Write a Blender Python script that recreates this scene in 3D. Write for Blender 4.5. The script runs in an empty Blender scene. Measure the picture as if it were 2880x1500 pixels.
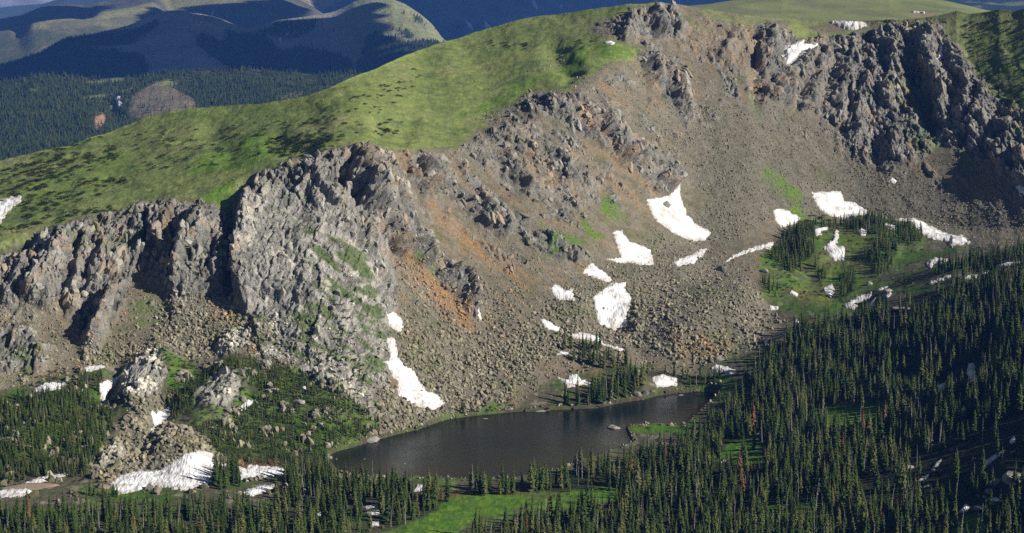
import bpy, bmesh, math, random
import numpy as np
from mathutils import Vector, Matrix

random.seed(7)
RNG = np.random.default_rng(11)
SC = bpy.context.scene
C = SC.collection
R = math.radians

# ------------------------------------------------------------------ camera, sky, sun, exposure
F = 5374.0                      # focal length in photo pixels (2880 wide)
PITCH = R(9.5)                  # camera looks down by this much
ZC = 290.0                      # camera height above the lake, metres
CP, SP = math.cos(PITCH), math.sin(PITCH)
cam_d = bpy.data.cameras.new('camera')
cam = bpy.data.objects.new('camera', cam_d)
C.objects.link(cam)
cam.location = (0, 0, ZC)
cam.rotation_euler = (R(90) - PITCH, 0, 0)
cam_d.sensor_width = 36.0
cam_d.lens = 36.0 * F / 2880.0
cam_d.clip_start = 5.0
cam_d.clip_end = 80000.0
SC.camera = cam

SUN_EL, SUN_AZ = R(29), R(109)          # azimuth clockwise from +Y: the sun stands to the right, a touch to the camera's side
SUND = Vector((math.sin(SUN_AZ) * math.cos(SUN_EL), math.cos(SUN_AZ) * math.cos(SUN_EL), math.sin(SUN_EL)))
world = bpy.data.worlds.new('World')
SC.world = world
world.use_nodes = True
wn = world.node_tree
wn.nodes.clear()
wo = wn.nodes.new('ShaderNodeOutputWorld')
wb = wn.nodes.new('ShaderNodeBackground')
ws = wn.nodes.new('ShaderNodeTexSky')
ws.sky_type = 'NISHITA'
ws.sun_disc = False
ws.sun_elevation = SUN_EL
ws.sun_rotation = SUN_AZ
ws.altitude = 3400
wb.inputs['Strength'].default_value = 0.04
wn.links.new(ws.outputs[0], wb.inputs[0])
wn.links.new(wb.outputs[0], wo.inputs[0])
sun_d = bpy.data.lights.new('sun', 'SUN')
sun_d.energy = 5.0
sun_d.angle = R(0.5)
sun_d.color = (1.0, 0.93, 0.82)
sun = bpy.data.objects.new('sun', sun_d)
sun.rotation_euler = SUND.to_track_quat('Z', 'Y').to_euler()
sun.location = (900, 0, 900)
C.objects.link(sun)
SC.view_settings.view_transform = 'Standard'
SC.view_settings.look = 'None'
SC.view_settings.exposure = 0.52
SC.view_settings.gamma = 1.0
SC.view_settings.use_curve_mapping = False
SC.render.engine = 'CYCLES'
SC.cycles.use_denoising = False
SC.cycles.use_adaptive_sampling = False
SC.cycles.max_bounces = 5
SC.cycles.diffuse_bounces = 2
SC.cycles.glossy_bounces = 2
SC.cycles.transparent_max_bounces = 8
SC.cycles.volume_bounces = 0
SC.cycles.caustics_reflective = False
SC.cycles.caustics_refractive = False
SC.cycles.sample_clamp_indirect = 4.0


# ------------------------------------------------------------------ projection helpers
def tdep(v):
    b = (750.0 - np.asarray(v, float)) / F
    return (SP - b * CP) / (CP + b * SP)


def ray(u, v):
    a = (np.asarray(u, float) - 1440.0) / F
    b = (750.0 - np.asarray(v, float)) / F
    return np.stack([a + 0 * b, CP + b * SP + 0 * a, -SP + b * CP + 0 * a], -1)


def unproj_w(u, v, w):
    p = ray(u, v) / np.asarray(w)[..., None]
    p[..., 2] += ZC
    return p


def unproj_z(u, v, z):
    d = ray(u, v)
    k = (z - ZC) / d[..., 2]
    p = d * k[..., None]
    p[..., 2] += ZC
    return p


# ------------------------------------------------------------------ noise
def _hash(x, y, z, s):
    n = x * np.uint32(374761393) + y * np.uint32(668265263) + z * np.uint32(2246822519) + np.uint32((s * 3266489917) & 0xffffffff)
    n = (n ^ (n >> np.uint32(13))) * np.uint32(1274126177)
    n = (n ^ (n >> np.uint32(15))) * np.uint32(2246822519)
    return n ^ (n >> np.uint32(16))


def noise2(x, y, s=0):
    x = np.asarray(x, np.float32); y = np.asarray(y, np.float32)
    xi = np.floor(x); yi = np.floor(y)
    fx = x - xi; fy = y - yi
    xi = xi.astype(np.int64).astype(np.uint32); yi = yi.astype(np.int64).astype(np.uint32)
    sx = fx * fx * fx * (fx * (fx * 6 - 15) + 10); sy = fy * fy * fy * (fy * (fy * 6 - 15) + 10)
    out = 0
    for i in (0, 1):
        for j in (0, 1):
            h = _hash(xi + np.uint32(i), yi + np.uint32(j), np.uint32(0) * xi, s)
            gx = (h & np.uint32(1023)).astype(np.float32) / 511.5 - 1
            gy = ((h >> np.uint32(10)) & np.uint32(1023)).astype(np.float32) / 511.5 - 1
            out = out + (gx * (fx - i) + gy * (fy - j)) * (sx if i else 1 - sx) * (sy if j else 1 - sy)
    return out * 1.5


def noise3(x, y, z, s=0):
    x = np.asarray(x, np.float32); y = np.asarray(y, np.float32); z = np.asarray(z, np.float32)
    xi = np.floor(x); yi = np.floor(y); zi = np.floor(z)
    fx = x - xi; fy = y - yi; fz = z - zi
    xi, yi, zi = [q.astype(np.int64).astype(np.uint32) for q in (xi, yi, zi)]
    sx, sy, sz = [f * f * (3 - 2 * f) for f in (fx, fy, fz)]
    out = 0
    for i in (0, 1):
        for j in (0, 1):
            for k in (0, 1):
                h = _hash(xi + np.uint32(i), yi + np.uint32(j), zi + np.uint32(k), s)
                gx = (h & np.uint32(1023)).astype(np.float32) / 511.5 - 1
                gy = ((h >> np.uint32(10)) & np.uint32(1023)).astype(np.float32) / 511.5 - 1
                gz = ((h >> np.uint32(20)) & np.uint32(1023)).astype(np.float32) / 511.5 - 1
                out = out + (gx * (fx - i) + gy * (fy - j) + gz * (fz - k)) * (sx if i else 1 - sx) * (sy if j else 1 - sy) * (sz if k else 1 - sz)
    return out * 1.3


def fbm2(x, y, s, n=3, g=0.5):
    o = 0; a = 1.0
    for i in range(n):
        o = o + a * noise2(x * 2.03 ** i, y * 2.03 ** i, s + i * 17)
        a *= g
    return o


def facets(x, y, s, jit=0.9, tilt=1.0):
    """Worley cells, each a tilted plane: the broken, angular faces of rock."""
    x = np.asarray(x, np.float32); y = np.asarray(y, np.float32)
    xi = np.floor(x); yi = np.floor(y)
    best = np.full(x.shape, 1e9, np.float32); val = np.zeros_like(best); sec = np.full(x.shape, 1e9, np.float32)
    for i in (-1, 0, 1):
        for j in (-1, 0, 1):
            cx = xi + i; cy = yi + j
            ux = cx.astype(np.int64).astype(np.uint32); uy = cy.astype(np.int64).astype(np.uint32)
            h = _hash(ux, uy, np.uint32(0) * ux, s); h2 = _hash(ux, uy, np.uint32(0) * ux, s + 91)
            px = cx + 0.5 + jit * ((h & np.uint32(1023)).astype(np.float32) / 1023 - 0.5)
            py = cy + 0.5 + jit * (((h >> np.uint32(10)) & np.uint32(1023)).astype(np.float32) / 1023 - 0.5)
            dx = x - px; dy = y - py
            d = dx * dx + dy * dy
            hh = (h2 & np.uint32(1023)).astype(np.float32) / 1023 - 0.5
            tx = ((h2 >> np.uint32(10)) & np.uint32(1023)).astype(np.float32) / 511.5 - 1
            ty = ((h2 >> np.uint32(20)) & np.uint32(1023)).astype(np.float32) / 511.5 - 1
            m = d < best
            sec = np.where(m, best, np.minimum(sec, d))
            val = np.where(m, hh + tilt * (tx * dx + ty * dy), val)
            best = np.where(m, d, best)
    edge = np.sqrt(sec) - np.sqrt(best)
    return val, edge


def sstep(a, b, x):
    t = np.clip((x - a) / (b - a), 0, 1)
    return t * t * (3 - 2 * t)


# ------------------------------------------------------------------ painted masks of what grows and lies where (photo coordinates -> ground cover)
MU0, MV0, MST = -320.0, -80.0, 3.0
MW, MH = 1180, 590


def poly_sd(P, u, v):
    """signed distance in pixels, positive inside"""
    P = np.asarray(P, float)
    d2 = np.full(u.shape, 1e12); ins = np.zeros(u.shape, bool)
    n = len(P)
    for i in range(n):
        x0, y0 = P[i]; x1, y1 = P[(i + 1) % n]
        ex, ey = x1 - x0, y1 - y0
        L = ex * ex + ey * ey + 1e-9
        t = np.clip(((u - x0) * ex + (v - y0) * ey) / L, 0, 1)
        d2 = np.minimum(d2, (u - x0 - t * ex) ** 2 + (v - y0 - t * ey) ** 2)
        if y0 != y1:
            c = ((y0 > v) != (y1 > v)) & (u < (x1 - x0) * (v - y0) / (y1 - y0) + x0)
            ins ^= c
    d = np.sqrt(d2)
    return np.where(ins, d, -d)


def raster(polys, soft=8.0):
    A = np.zeros((MH, MW), np.float32)
    for P in polys:
        k = 1.0
        if isinstance(P, tuple):
            P, k = P
        Q = np.asarray(P, float)
        i0 = max(0, int((Q[:, 0].min() - soft - MU0) / MST)); i1 = min(MW, int((Q[:, 0].max() + soft - MU0) / MST) + 2)
        j0 = max(0, int((Q[:, 1].min() - soft - MV0) / MST)); j1 = min(MH, int((Q[:, 1].max() + soft - MV0) / MST) + 2)
        if i1 <= i0 or j1 <= j0:
            continue
        uu, vv = np.meshgrid(MU0 + MST * np.arange(i0, i1), MV0 + MST * np.arange(j0, j1))
        m = sstep(-soft, soft, poly_sd(Q, uu, vv)) * k
        A[j0:j1, i0:i1] = np.maximum(A[j0:j1, i0:i1], m)
    return A


def bil(A, x, y):
    x = np.clip(x, 0, A.shape[1] - 1.001); y = np.clip(y, 0, A.shape[0] - 1.001)
    i = x.astype(int); j = y.astype(int)
    fx = x - i; fy = y - j
    if A.ndim == 3:
        fx = fx[..., None]; fy = fy[..., None]
    return (A[j, i] * (1 - fx) + A[j, i + 1] * fx) * (1 - fy) + (A[j + 1, i] * (1 - fx) + A[j + 1, i + 1] * fx) * fy


def samp(A, u, v):
    return bil(A, (np.asarray(u, float) - MU0) / MST, (np.asarray(v, float) - MV0) / MST)


LAKE = [(928, 1268), (950, 1256), (998, 1248), (1037, 1238), (1068, 1228), (1126, 1212), (1180, 1200), (1215, 1184), (1247, 1170), (1297, 1166),
        (1351, 1162), (1445, 1153), (1522, 1151), (1600, 1145), (1670, 1143), (1701, 1137), (1751, 1124), (1813, 1116), (1845, 1106),
        (1927, 1097), (1996, 1084), (2030, 1086), (2012, 1112), (1993, 1128), (1942, 1176), (1919, 1194), (1850, 1190), (1775, 1192), (1760, 1200),
        (1780, 1240), (1700, 1270), (1560, 1315), (1440, 1342), (1330, 1346), (1278, 1342), (1180, 1338), (1080, 1336), (1000, 1334), (950, 1322), (925, 1290)]

GRASS = [[(-320, 380), (0, 400), (400, 300), (860, 230), (1150, 110), (1450, 20), (1700, -30), (1900, -20), (1880, 10), (1790, 22), (1740, 42), (1655, 75), (1670, 95), (1730, 110),
          (1790, 128), (1806, 145), (1775, 172), (1716, 175), (1640, 225), (1600, 258), (1560, 250), (1500, 252), (1440, 296), (1375, 345), (1309, 388), (1285, 420), (1200, 424),
          (1130, 430), (1090, 424), (1030, 405), (960, 412), (850, 440), (780, 468), (740, 488), (695, 515), (655, 560), (640, 600), (600, 568), (530, 550), (470, 558), (390, 572),
          (300, 598), (180, 632), (100, 655), (0, 688), (-320, 760)],
         [(2222, 55), (2262, 62), (2280, 85), (2320, 96), (2440, 86), (2462, 74), (2432, 94), (2340, 110), (2240, 106), (2222, 80)],
         ([(2690, 20), (3140, 10), (3140, 330), (2880, 320), (2820, 270), (2780, 235), (2735, 190), (2690, 130), (2650, 90)], 0.8),
         ([(1960, 20), (2120, 45), (2500, 60), (2900, 20), (2900, 50), (2560, 72), (2220, 68), (2080, 72), (1980, 45)], 0.6),
         ([(1900, 30), (1960, 60), (2010, 90), (1990, 100), (1930, 70)], 0.5)]
LUSH = [([(520, 1200), (560, 1070), (640, 1020), (900, 1070), (1050, 1160), (1060, 1220), (930, 1270), (700, 1290)], 0.55), ([(-300, 1130), (310, 1110), (310, 1250), (-300, 1360)], 0.4), ([(2165, 705), (2260, 650), (2600, 650), (2610, 690), (2440, 800), (2330, 850), (2150, 845)], 0.6), [(620, 405), (700, 382), (740, 368), (800, 430), (740, 452), (640, 482), (560, 492), (520, 482)],
        [(1570, 205), (1600, 140), (1640, 128), (1660, 150), (1625, 200), (1560, 222), (1450, 252), (1400, 272), (1450, 232)],
        [(1660, 125), (1740, 130), (1790, 150), (1760, 165), (1690, 160)],
        [(1280, 330), (1400, 272), (1500, 246), (1440, 280), (1360, 320)],
        [(600, 525), (660, 508), (652, 560), (642, 600), (602, 570), (560, 592), (580, 552)],
        ([(520, 270), (700, 290), (900, 300), (760, 350), (500, 330)], 0.25),
        ([(0, 560), (160, 480), (330, 420), (420, 470), (200, 560), (60, 620)], 0.45),
        [(1700, 553), (1722, 560), (1762, 616), (1704, 622), (1688, 590)], [(1632, 622), (1660, 622), (1700, 676), (1660, 682)],
        [(1505, 618), (1560, 640), (1665, 690), (1640, 702), (1560, 668)], [(1522, 690), (1548, 684), (1568, 712), (1548, 720)],
        [(1160, 712), (1200, 732), (1235, 770), (1218, 776)],
        [(2150, 488), (2190, 490), (2250, 540), (2262, 600), (2282, 622), (2330, 612), (2352, 640), (2262, 650), (2208, 612), (2232, 580)],
        ([(2140, 468), (2180, 474), (2182, 522), (2150, 512)], 0.8), ([(2110, 250), (2130, 250), (2140, 340), (2110, 320)], 0.5),
        ([(2560, 370), (2620, 360), (2640, 420), (2570, 440)], 0.6), ([(2700, 420), (2740, 430), (2750, 480), (2710, 470)], 0.5),
        ([(350, 860), (440, 820), (470, 880), (450, 920), (380, 920)], 0.5),
        ([(2520, 690), (2575, 690), (2612, 680), (2540, 762), (2430, 792), (2400, 782), (2480, 740)], 0.6),
        [(2150, 700), (2180, 690), (2180, 760), (2130, 770)], ([(2130, 820), (2210, 800), (2220, 850), (2140, 850)], 0.8),
        [(2330, 840), (2380, 820), (2420, 780), (2500, 790), (2380, 870), (2340, 880)], [(2640, 750), (2720, 730), (2740, 760), (2660, 790)],
        [(1260, 1402), (1330, 1392), (1500, 1388), (1660, 1372), (1740, 1366), (1740, 1410), (1600, 1440), (1500, 1444), (1320, 1480), (1290, 1500), (1060, 1540), (1030, 1510), (1180, 1465), (1220, 1430)],
        [(2280, 1160), (2350, 1150), (2420, 1120), (2480, 1140), (2470, 1180), (2400, 1206), (2330, 1200)],
        [(2040, 1240), (2130, 1225), (2150, 1300), (2080, 1312), (2020, 1290)], [(1790, 1192), (1880, 1194), (1880, 1216), (1790, 1218)],
        [(1310, 1164), (1390, 1128), (1430, 1136), (1420, 1156)], [(1250, 1164), (1310, 1160), (1300, 1170), (1240, 1176)],
        [(1920, 1090), (1990, 1076), (2040, 1060), (2050, 1090), (1960, 1100)], ([(2680, 1460), (2760, 1440), (2760, 1520), (2680, 1520)], 0.8),
        ([(430, 1010), (540, 1000), (560, 1060), (500, 1090), (470, 1080)], 0.7), ([(900, 1160), (960, 1150), (970, 1180), (920, 1190)], 0.7),
        ([(220, 1370), (300, 1370), (420, 1400), (250, 1420)], 0.7), ([(1200, 1330), (1290, 1350), (1280, 1380), (1230, 1380)], 0.5)]
LEDGE = [[(860, 640), (1040, 680), (1060, 800), (1095, 950), (1085, 1065), (1000, 1095), (900, 1000), (800, 960), (740, 900), (850, 870), (880, 760)],
         ([(160, 640), (400, 580), (420, 660), (300, 760), (180, 700)], 0.6), ([(2700, 80), (3140, 80), (3140, 420), (2880, 420), (2760, 260)], 0.9),
         ([(2470, 200), (2600, 230), (2600, 330), (2520, 300)], 0.5), ([(640, 880), (760, 900), (960, 1060), (1060, 1150), (900, 1060), (700, 960)], 0.9),
         ([(0, 1000), (140, 1000), (200, 1080), (0, 1130)], 0.7), ([(700, 500), (860, 520), (900, 640), (760, 640)], 0.45)]
ROCK = [[(-320, 760), (0, 690), (180, 633), (390, 573), (470, 558), (580, 580), (640, 600), (690, 520), (740, 490), (700, 880), (640, 850), (560, 830), (480, 840), (430, 760), (380, 770),
         (330, 870), (260, 980), (230, 960), (240, 900), (150, 840), (0, 850), (-320, 880)],
        [(740, 490), (850, 442), (960, 414), (1030, 406), (1090, 430), (1130, 560), (1110, 640), (1100, 740), (1118, 830), (1100, 900), (1092, 1000), (1090, 1090), (980, 1090), (900, 1000),
         (800, 950), (700, 890), (680, 870), (650, 800), (665, 620)],
        [(960, 418), (1030, 408), (1072, 430), (1145, 560), (1185, 640), (1225, 700), (1305, 790), (1350, 885), (1320, 872), (1240, 792), (1150, 702), (1080, 640), (1040, 560), (1000, 520)],
        [(1110, 432), (1255, 434), (1275, 520), (1295, 540), (1335, 580), (1405, 640), (1475, 662), (1370, 652), (1340, 602), (1250, 542), (1180, 502)],
        [(1470, 650), (1560, 676), (1655, 720), (1620, 748), (1500, 702)],
        [(1400, 290), (1500, 254), (1620, 266), (1725, 300), (1785, 400), (1825, 430), (1905, 465), (1912, 520), (1840, 534), (1780, 472), (1720, 422), (1640, 382), (1560, 332), (1480, 312)],
        ([(1300, 400), (1400, 350), (1480, 320), (1600, 400), (1700, 520), (1640, 600), (1500, 580), (1380, 500)], 0.45),
        [(1660, 78), (1740, 42), (1800, 20), (1880, 14), (1935, 60), (1885, 112), (1800, 102), (1760, 112)],
        [(1800, 158), (1862, 168), (1932, 250), (1965, 335), (1922, 342), (1850, 242)],
        [(2120, 68), (2220, 88), (2330, 110), (2440, 96), (2530, 60), (2720, 55), (2880, 180), (3140, 200), (3140, 600), (2880, 560), (2830, 505), (2765, 445), (2700, 430), (2640, 405), (2560, 455),
         (2490, 475), (2400, 445), (2330, 345), (2280, 312), (2200, 312), (2130, 252), (2110, 120)],
        ([(1930, 50), (2120, 62), (2110, 200), (2060, 220), (1990, 180), (1930, 120)], 0.5),
        ([(-320, 930), (60, 930), (140, 980), (130, 1040), (-320, 1100)], 0.8),
        [(605, 1000), (640, 960), (690, 935), (750, 945), (705, 985), (640, 1008)], [(318, 1105), (340, 1060), (400, 1012), (440, 1000), (468, 1038), (476, 1064), (440, 1112), (400, 1148), (350, 1132)],
        [(548, 1150), (560, 1110), (600, 1064), (650, 1068), (682, 1100), (672, 1135), (640, 1164), (600, 1164)], ([(250, 1290), (330, 1255), (360, 1270), (330, 1310), (270, 1320)], 0.9),
        ([(740, 900), (880, 930), (1000, 1080), (1070, 1170), (1040, 1170), (900, 1090), (790, 980)], 0.8)]
TALUS = [[(480, 830), (640, 850), (700, 900), (800, 960), (620, 1000), (560, 1010), (430, 985), (440, 900)], ([(230, 970), (430, 975), (570, 1010), (400, 1020), (250, 1035)], 0.8),
         [(1500, 880), (1620, 800), (1690, 750), (1760, 740), (1800, 660), (1880, 650), (2000, 690), (2080, 740), (2130, 830), (2190, 900), (2130, 970), (2000, 1020), (1900, 1010), (1790, 985),
          (1600, 960), (1500, 1040), (1420, 1130), (1250, 1160), (1110, 1020), (1130, 960), (1300, 990), (1420, 960)],
         [(1960, 420), (2250, 440), (2500, 480), (2700, 530), (2900, 560), (3140, 600), (2900, 690), (2740, 694), (2560, 640), (2380, 610), (2200, 600), (2050, 690), (1920, 660), (1990, 560), (1930, 480)],
         ([(1800, 330), (1960, 290), (2125, 300), (2300, 350), (2500, 470), (2300, 520), (1960, 500), (1880, 450)], 0.8), ([(1120, 700), (1300, 760), (1500, 860), (1420, 960), (1200, 900)], 0.5),
         [(1075, 1090), (1180, 1130), (1245, 1170), (1080, 1222), (1062, 1160)],
         [(380, 1100), (440, 1080), (480, 1200), (570, 1240), (620, 1290), (500, 1330), (330, 1380), (260, 1330), (300, 1260), (360, 1180)],
         ([(1110, 900), (1200, 820), (1500, 900), (1420, 960), (1300, 990), (1130, 960)], 0.55),
         ([(1660, 90), (1740, 80), (1790, 110), (1700, 112)], 0.7), ([(1360, 310), (1450, 295), (1440, 330), (1380, 352)], 0.8), ([(1600, 225), (1630, 208), (1662, 240), (1640, 262), (1610, 256)], 0.8),
         ([(1480, 206), (1512, 186), (1592, 122), (1602, 112), (1588, 162), (1512, 198)], 0.6), ([(1700, 200), (1800, 180), (1860, 300), (1900, 420), (1780, 380)], 0.35),
         ([(560, 1200), (680, 1150), (700, 1170), (600, 1220)], 0.7), ([(860, 1190), (960, 1160), (985, 1185), (900, 1210)], 0.7)]
ORANGE = [[(1040, 608), (1085, 640), (1185, 742), (1325, 880), (1335, 945), (1250, 885), (1130, 762), (1060, 662)], ([(1190, 540), (1300, 632), (1505, 795), (1490, 812), (1330, 725), (1230, 622)], 0.9),
          ([(1600, 268), (1665, 290), (1725, 420), (1865, 560), (1840, 566), (1700, 432), (1620, 332)], 0.6), [(2112, 90), (2142, 110), (2142, 285), (2120, 300), (2112, 200)],
          ([(1950, 55), (2130, 68), (2110, 210), (2000, 190), (1910, 110)], 0.6), ([(1880, 955), (2070, 970), (2030, 1012), (1910, 1010)], 0.45), ([(1110, 440), (1160, 440), (1180, 500), (1140, 510)], 0.9),
          ([(960, 415), (1050, 412), (1140, 560), (1060, 540), (1000, 480)], 0.5), ([(470, 600), (492, 590), (470, 660), (448, 700), (440, 690)], 0.9), ([(270, 920), (330, 780), (345, 790), (290, 920), (250, 975)], 0.7),
          ([(2620, 480), (2760, 520), (2900, 580), (2760, 560)], 0.5), ([(2520, 200), (2560, 230), (2620, 310), (2600, 320), (2540, 260)], 0.8), ([(360, 740), (440, 760), (470, 830), (400, 830)], 0.5),
          ([(580, 860), (680, 880), (690, 910), (600, 900)], 0.6), ([(1640, 470), (1720, 480), (1900, 640), (1840, 620)], 0.5), ([(1350, 400), (1500, 430), (1640, 560), (1500, 520)], 0.35)]
BROWN = [([(2210, 820), (2260, 790), (2340, 810), (2330, 850), (2250, 850)], 0.9), ([(2230, 740), (2420, 700), (2430, 760), (2300, 790)], 0.35), ([(2370, 660), (2460, 660), (2460, 720), (2380, 720)], 0.6),
         ([(1620, 1020), (1680, 1010), (1700, 1050), (1650, 1060)], 1.0), ([(1200, 1380), (1480, 1370), (1500, 1392), (1230, 1404)], 0.8), ([(640, 1290), (800, 1300), (790, 1320), (640, 1305)], 0.9)]
# bare ground, no trees
CLEAR = [[(1790, 1205), (1930, 1205), (1930, 1250), (1860, 1258), (1800, 1264)], [(2560, 1300), (2700, 1250), (2900, 1130), (2950, 1180), (2900, 1290), (2780, 1330), (2650, 1420), (2560, 1400)],
                       [(2740, 1330), (2900, 1290), (2950, 1380), (2800, 1400)], [(2420, 1340), (2520, 1330), (2540, 1400), (2440, 1420)],
                       [(2440, 1250), (2540, 1240), (2540, 1280), (2440, 1280)], [(2680, 1400), (2860, 1380), (2880, 1420), (2690, 1460)],
                       [(2500, 1010), (2580, 1000), (2600, 1100), (2520, 1100)], [(2700, 1020), (2760, 1020), (2760, 1085), (2640, 1110), (2600, 1100)],
                       [(2490, 870), (2700, 800), (2720, 830), (2600, 880), (2500, 920)], [(1010, 1420), (1080, 1420), (1080, 1490), (1030, 1490)]]
FOREST = [([(-320, 1470), (150, 1462), (320, 1450), (480, 1448), (700, 1440), (850, 1405), (930, 1372), (1000, 1372), (1150, 1384), (1260, 1390), (1270, 1425), (1180, 1462), (1040, 1510), (1000, 1690), (-320, 1690)], 1.0),
          ([(1460, 1372), (1560, 1342), (1700, 1322), (1790, 1292), (1850, 1276), (1930, 1268), (1985, 1225), (2040, 1140), (2100, 1062), (2130, 1030), (2180, 985), (2250, 925), (2330, 915), (2420, 890),
            (2500, 880), (2600, 840), (2750, 790), (2880, 750), (3140, 720), (3140, 1690), (1300, 1690), (1310, 1520), (1500, 1462), (1600, 1452), (1700, 1432), (1740, 1400), (1690, 1378), (1500, 1390)], 1.0),
          ([(-320, 1150), (60, 1120), (110, 1130), (220, 1100), (310, 1150), (320, 1190), (290, 1260), (240, 1340), (100, 1350), (-320, 1390)], 0.75),
          ([(220, 1060), (300, 1060), (280, 1100), (230, 1100)], 0.5),
          ([(560, 1060), (640, 1030), (760, 1030), (900, 1080), (1000, 1120), (1058, 1170), (1062, 1215), (1000, 1238), (930, 1262), (900, 1300), (800, 1325), (680, 1300), (580, 1250), (530, 1220), (640, 1180), (720, 1150), (690, 1080)], 1.0),
          ([(360, 1020), (460, 1010), (480, 1040), (400, 1040)], 0.6), ([(470, 1100), (560, 1060), (600, 1090), (520, 1170), (480, 1180)], 0.7),
          ([(250, 1390), (460, 1405), (640, 1400), (640, 1440), (260, 1450)], 0.45), ([(590, 1330), (670, 1330), (680, 1370), (600, 1375)], 0.6), ([(800, 1330), (930, 1300), (930, 1370), (820, 1400)], 0.9),
          [(2170, 700), (2230, 652), (2292, 662), (2290, 740), (2220, 765), (2170, 735)], [(2270, 735), (2330, 762), (2310, 782)], [(2380, 645), (2440, 632), (2480, 645), (2600, 646), (2592, 684), (2510, 692), (2400, 684)],
          [(2440, 730), (2500, 690), (2524, 705), (2500, 765), (2450, 775)], [(2150, 795), (2192, 805), (2182, 830), (2160, 825)], [(2368, 775), (2402, 770), (2392, 830), (2360, 820)],
          ([(2270, 640), (2380, 640), (2380, 660), (2300, 656)], 0.4),
          [(1580, 985), (1640, 970), (1700, 1005), (1790, 1050), (1700, 1052), (1620, 1020)], [(1655, 1110), (1700, 1082), (1800, 1070), (1812, 1098), (1740, 1128), (1680, 1140)],
          ([(1800, 1048), (1900, 1060), (2000, 1060), (2000, 1078), (1880, 1078)], 0.7), [(1296, 1152), (1350, 1152), (1342, 1166), (1300, 1166)], ([(1540, 1136), (1660, 1118), (1660, 1142), (1560, 1148)], 0.6),
          ([(1420, 1146), (1470, 1140), (1460, 1152), (1425, 1154)], 0.5), [(1326, 1372), (1450, 1368), (1460, 1400), (1330, 1404)], ([(2640, 760), (2760, 730), (2880, 690), (2880, 740), (2640, 800)], 0.6),
          ([(1900, 1075), (2000, 1060), (2040, 1055), (2040, 1080), (1920, 1092)], 0.6)]

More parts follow.
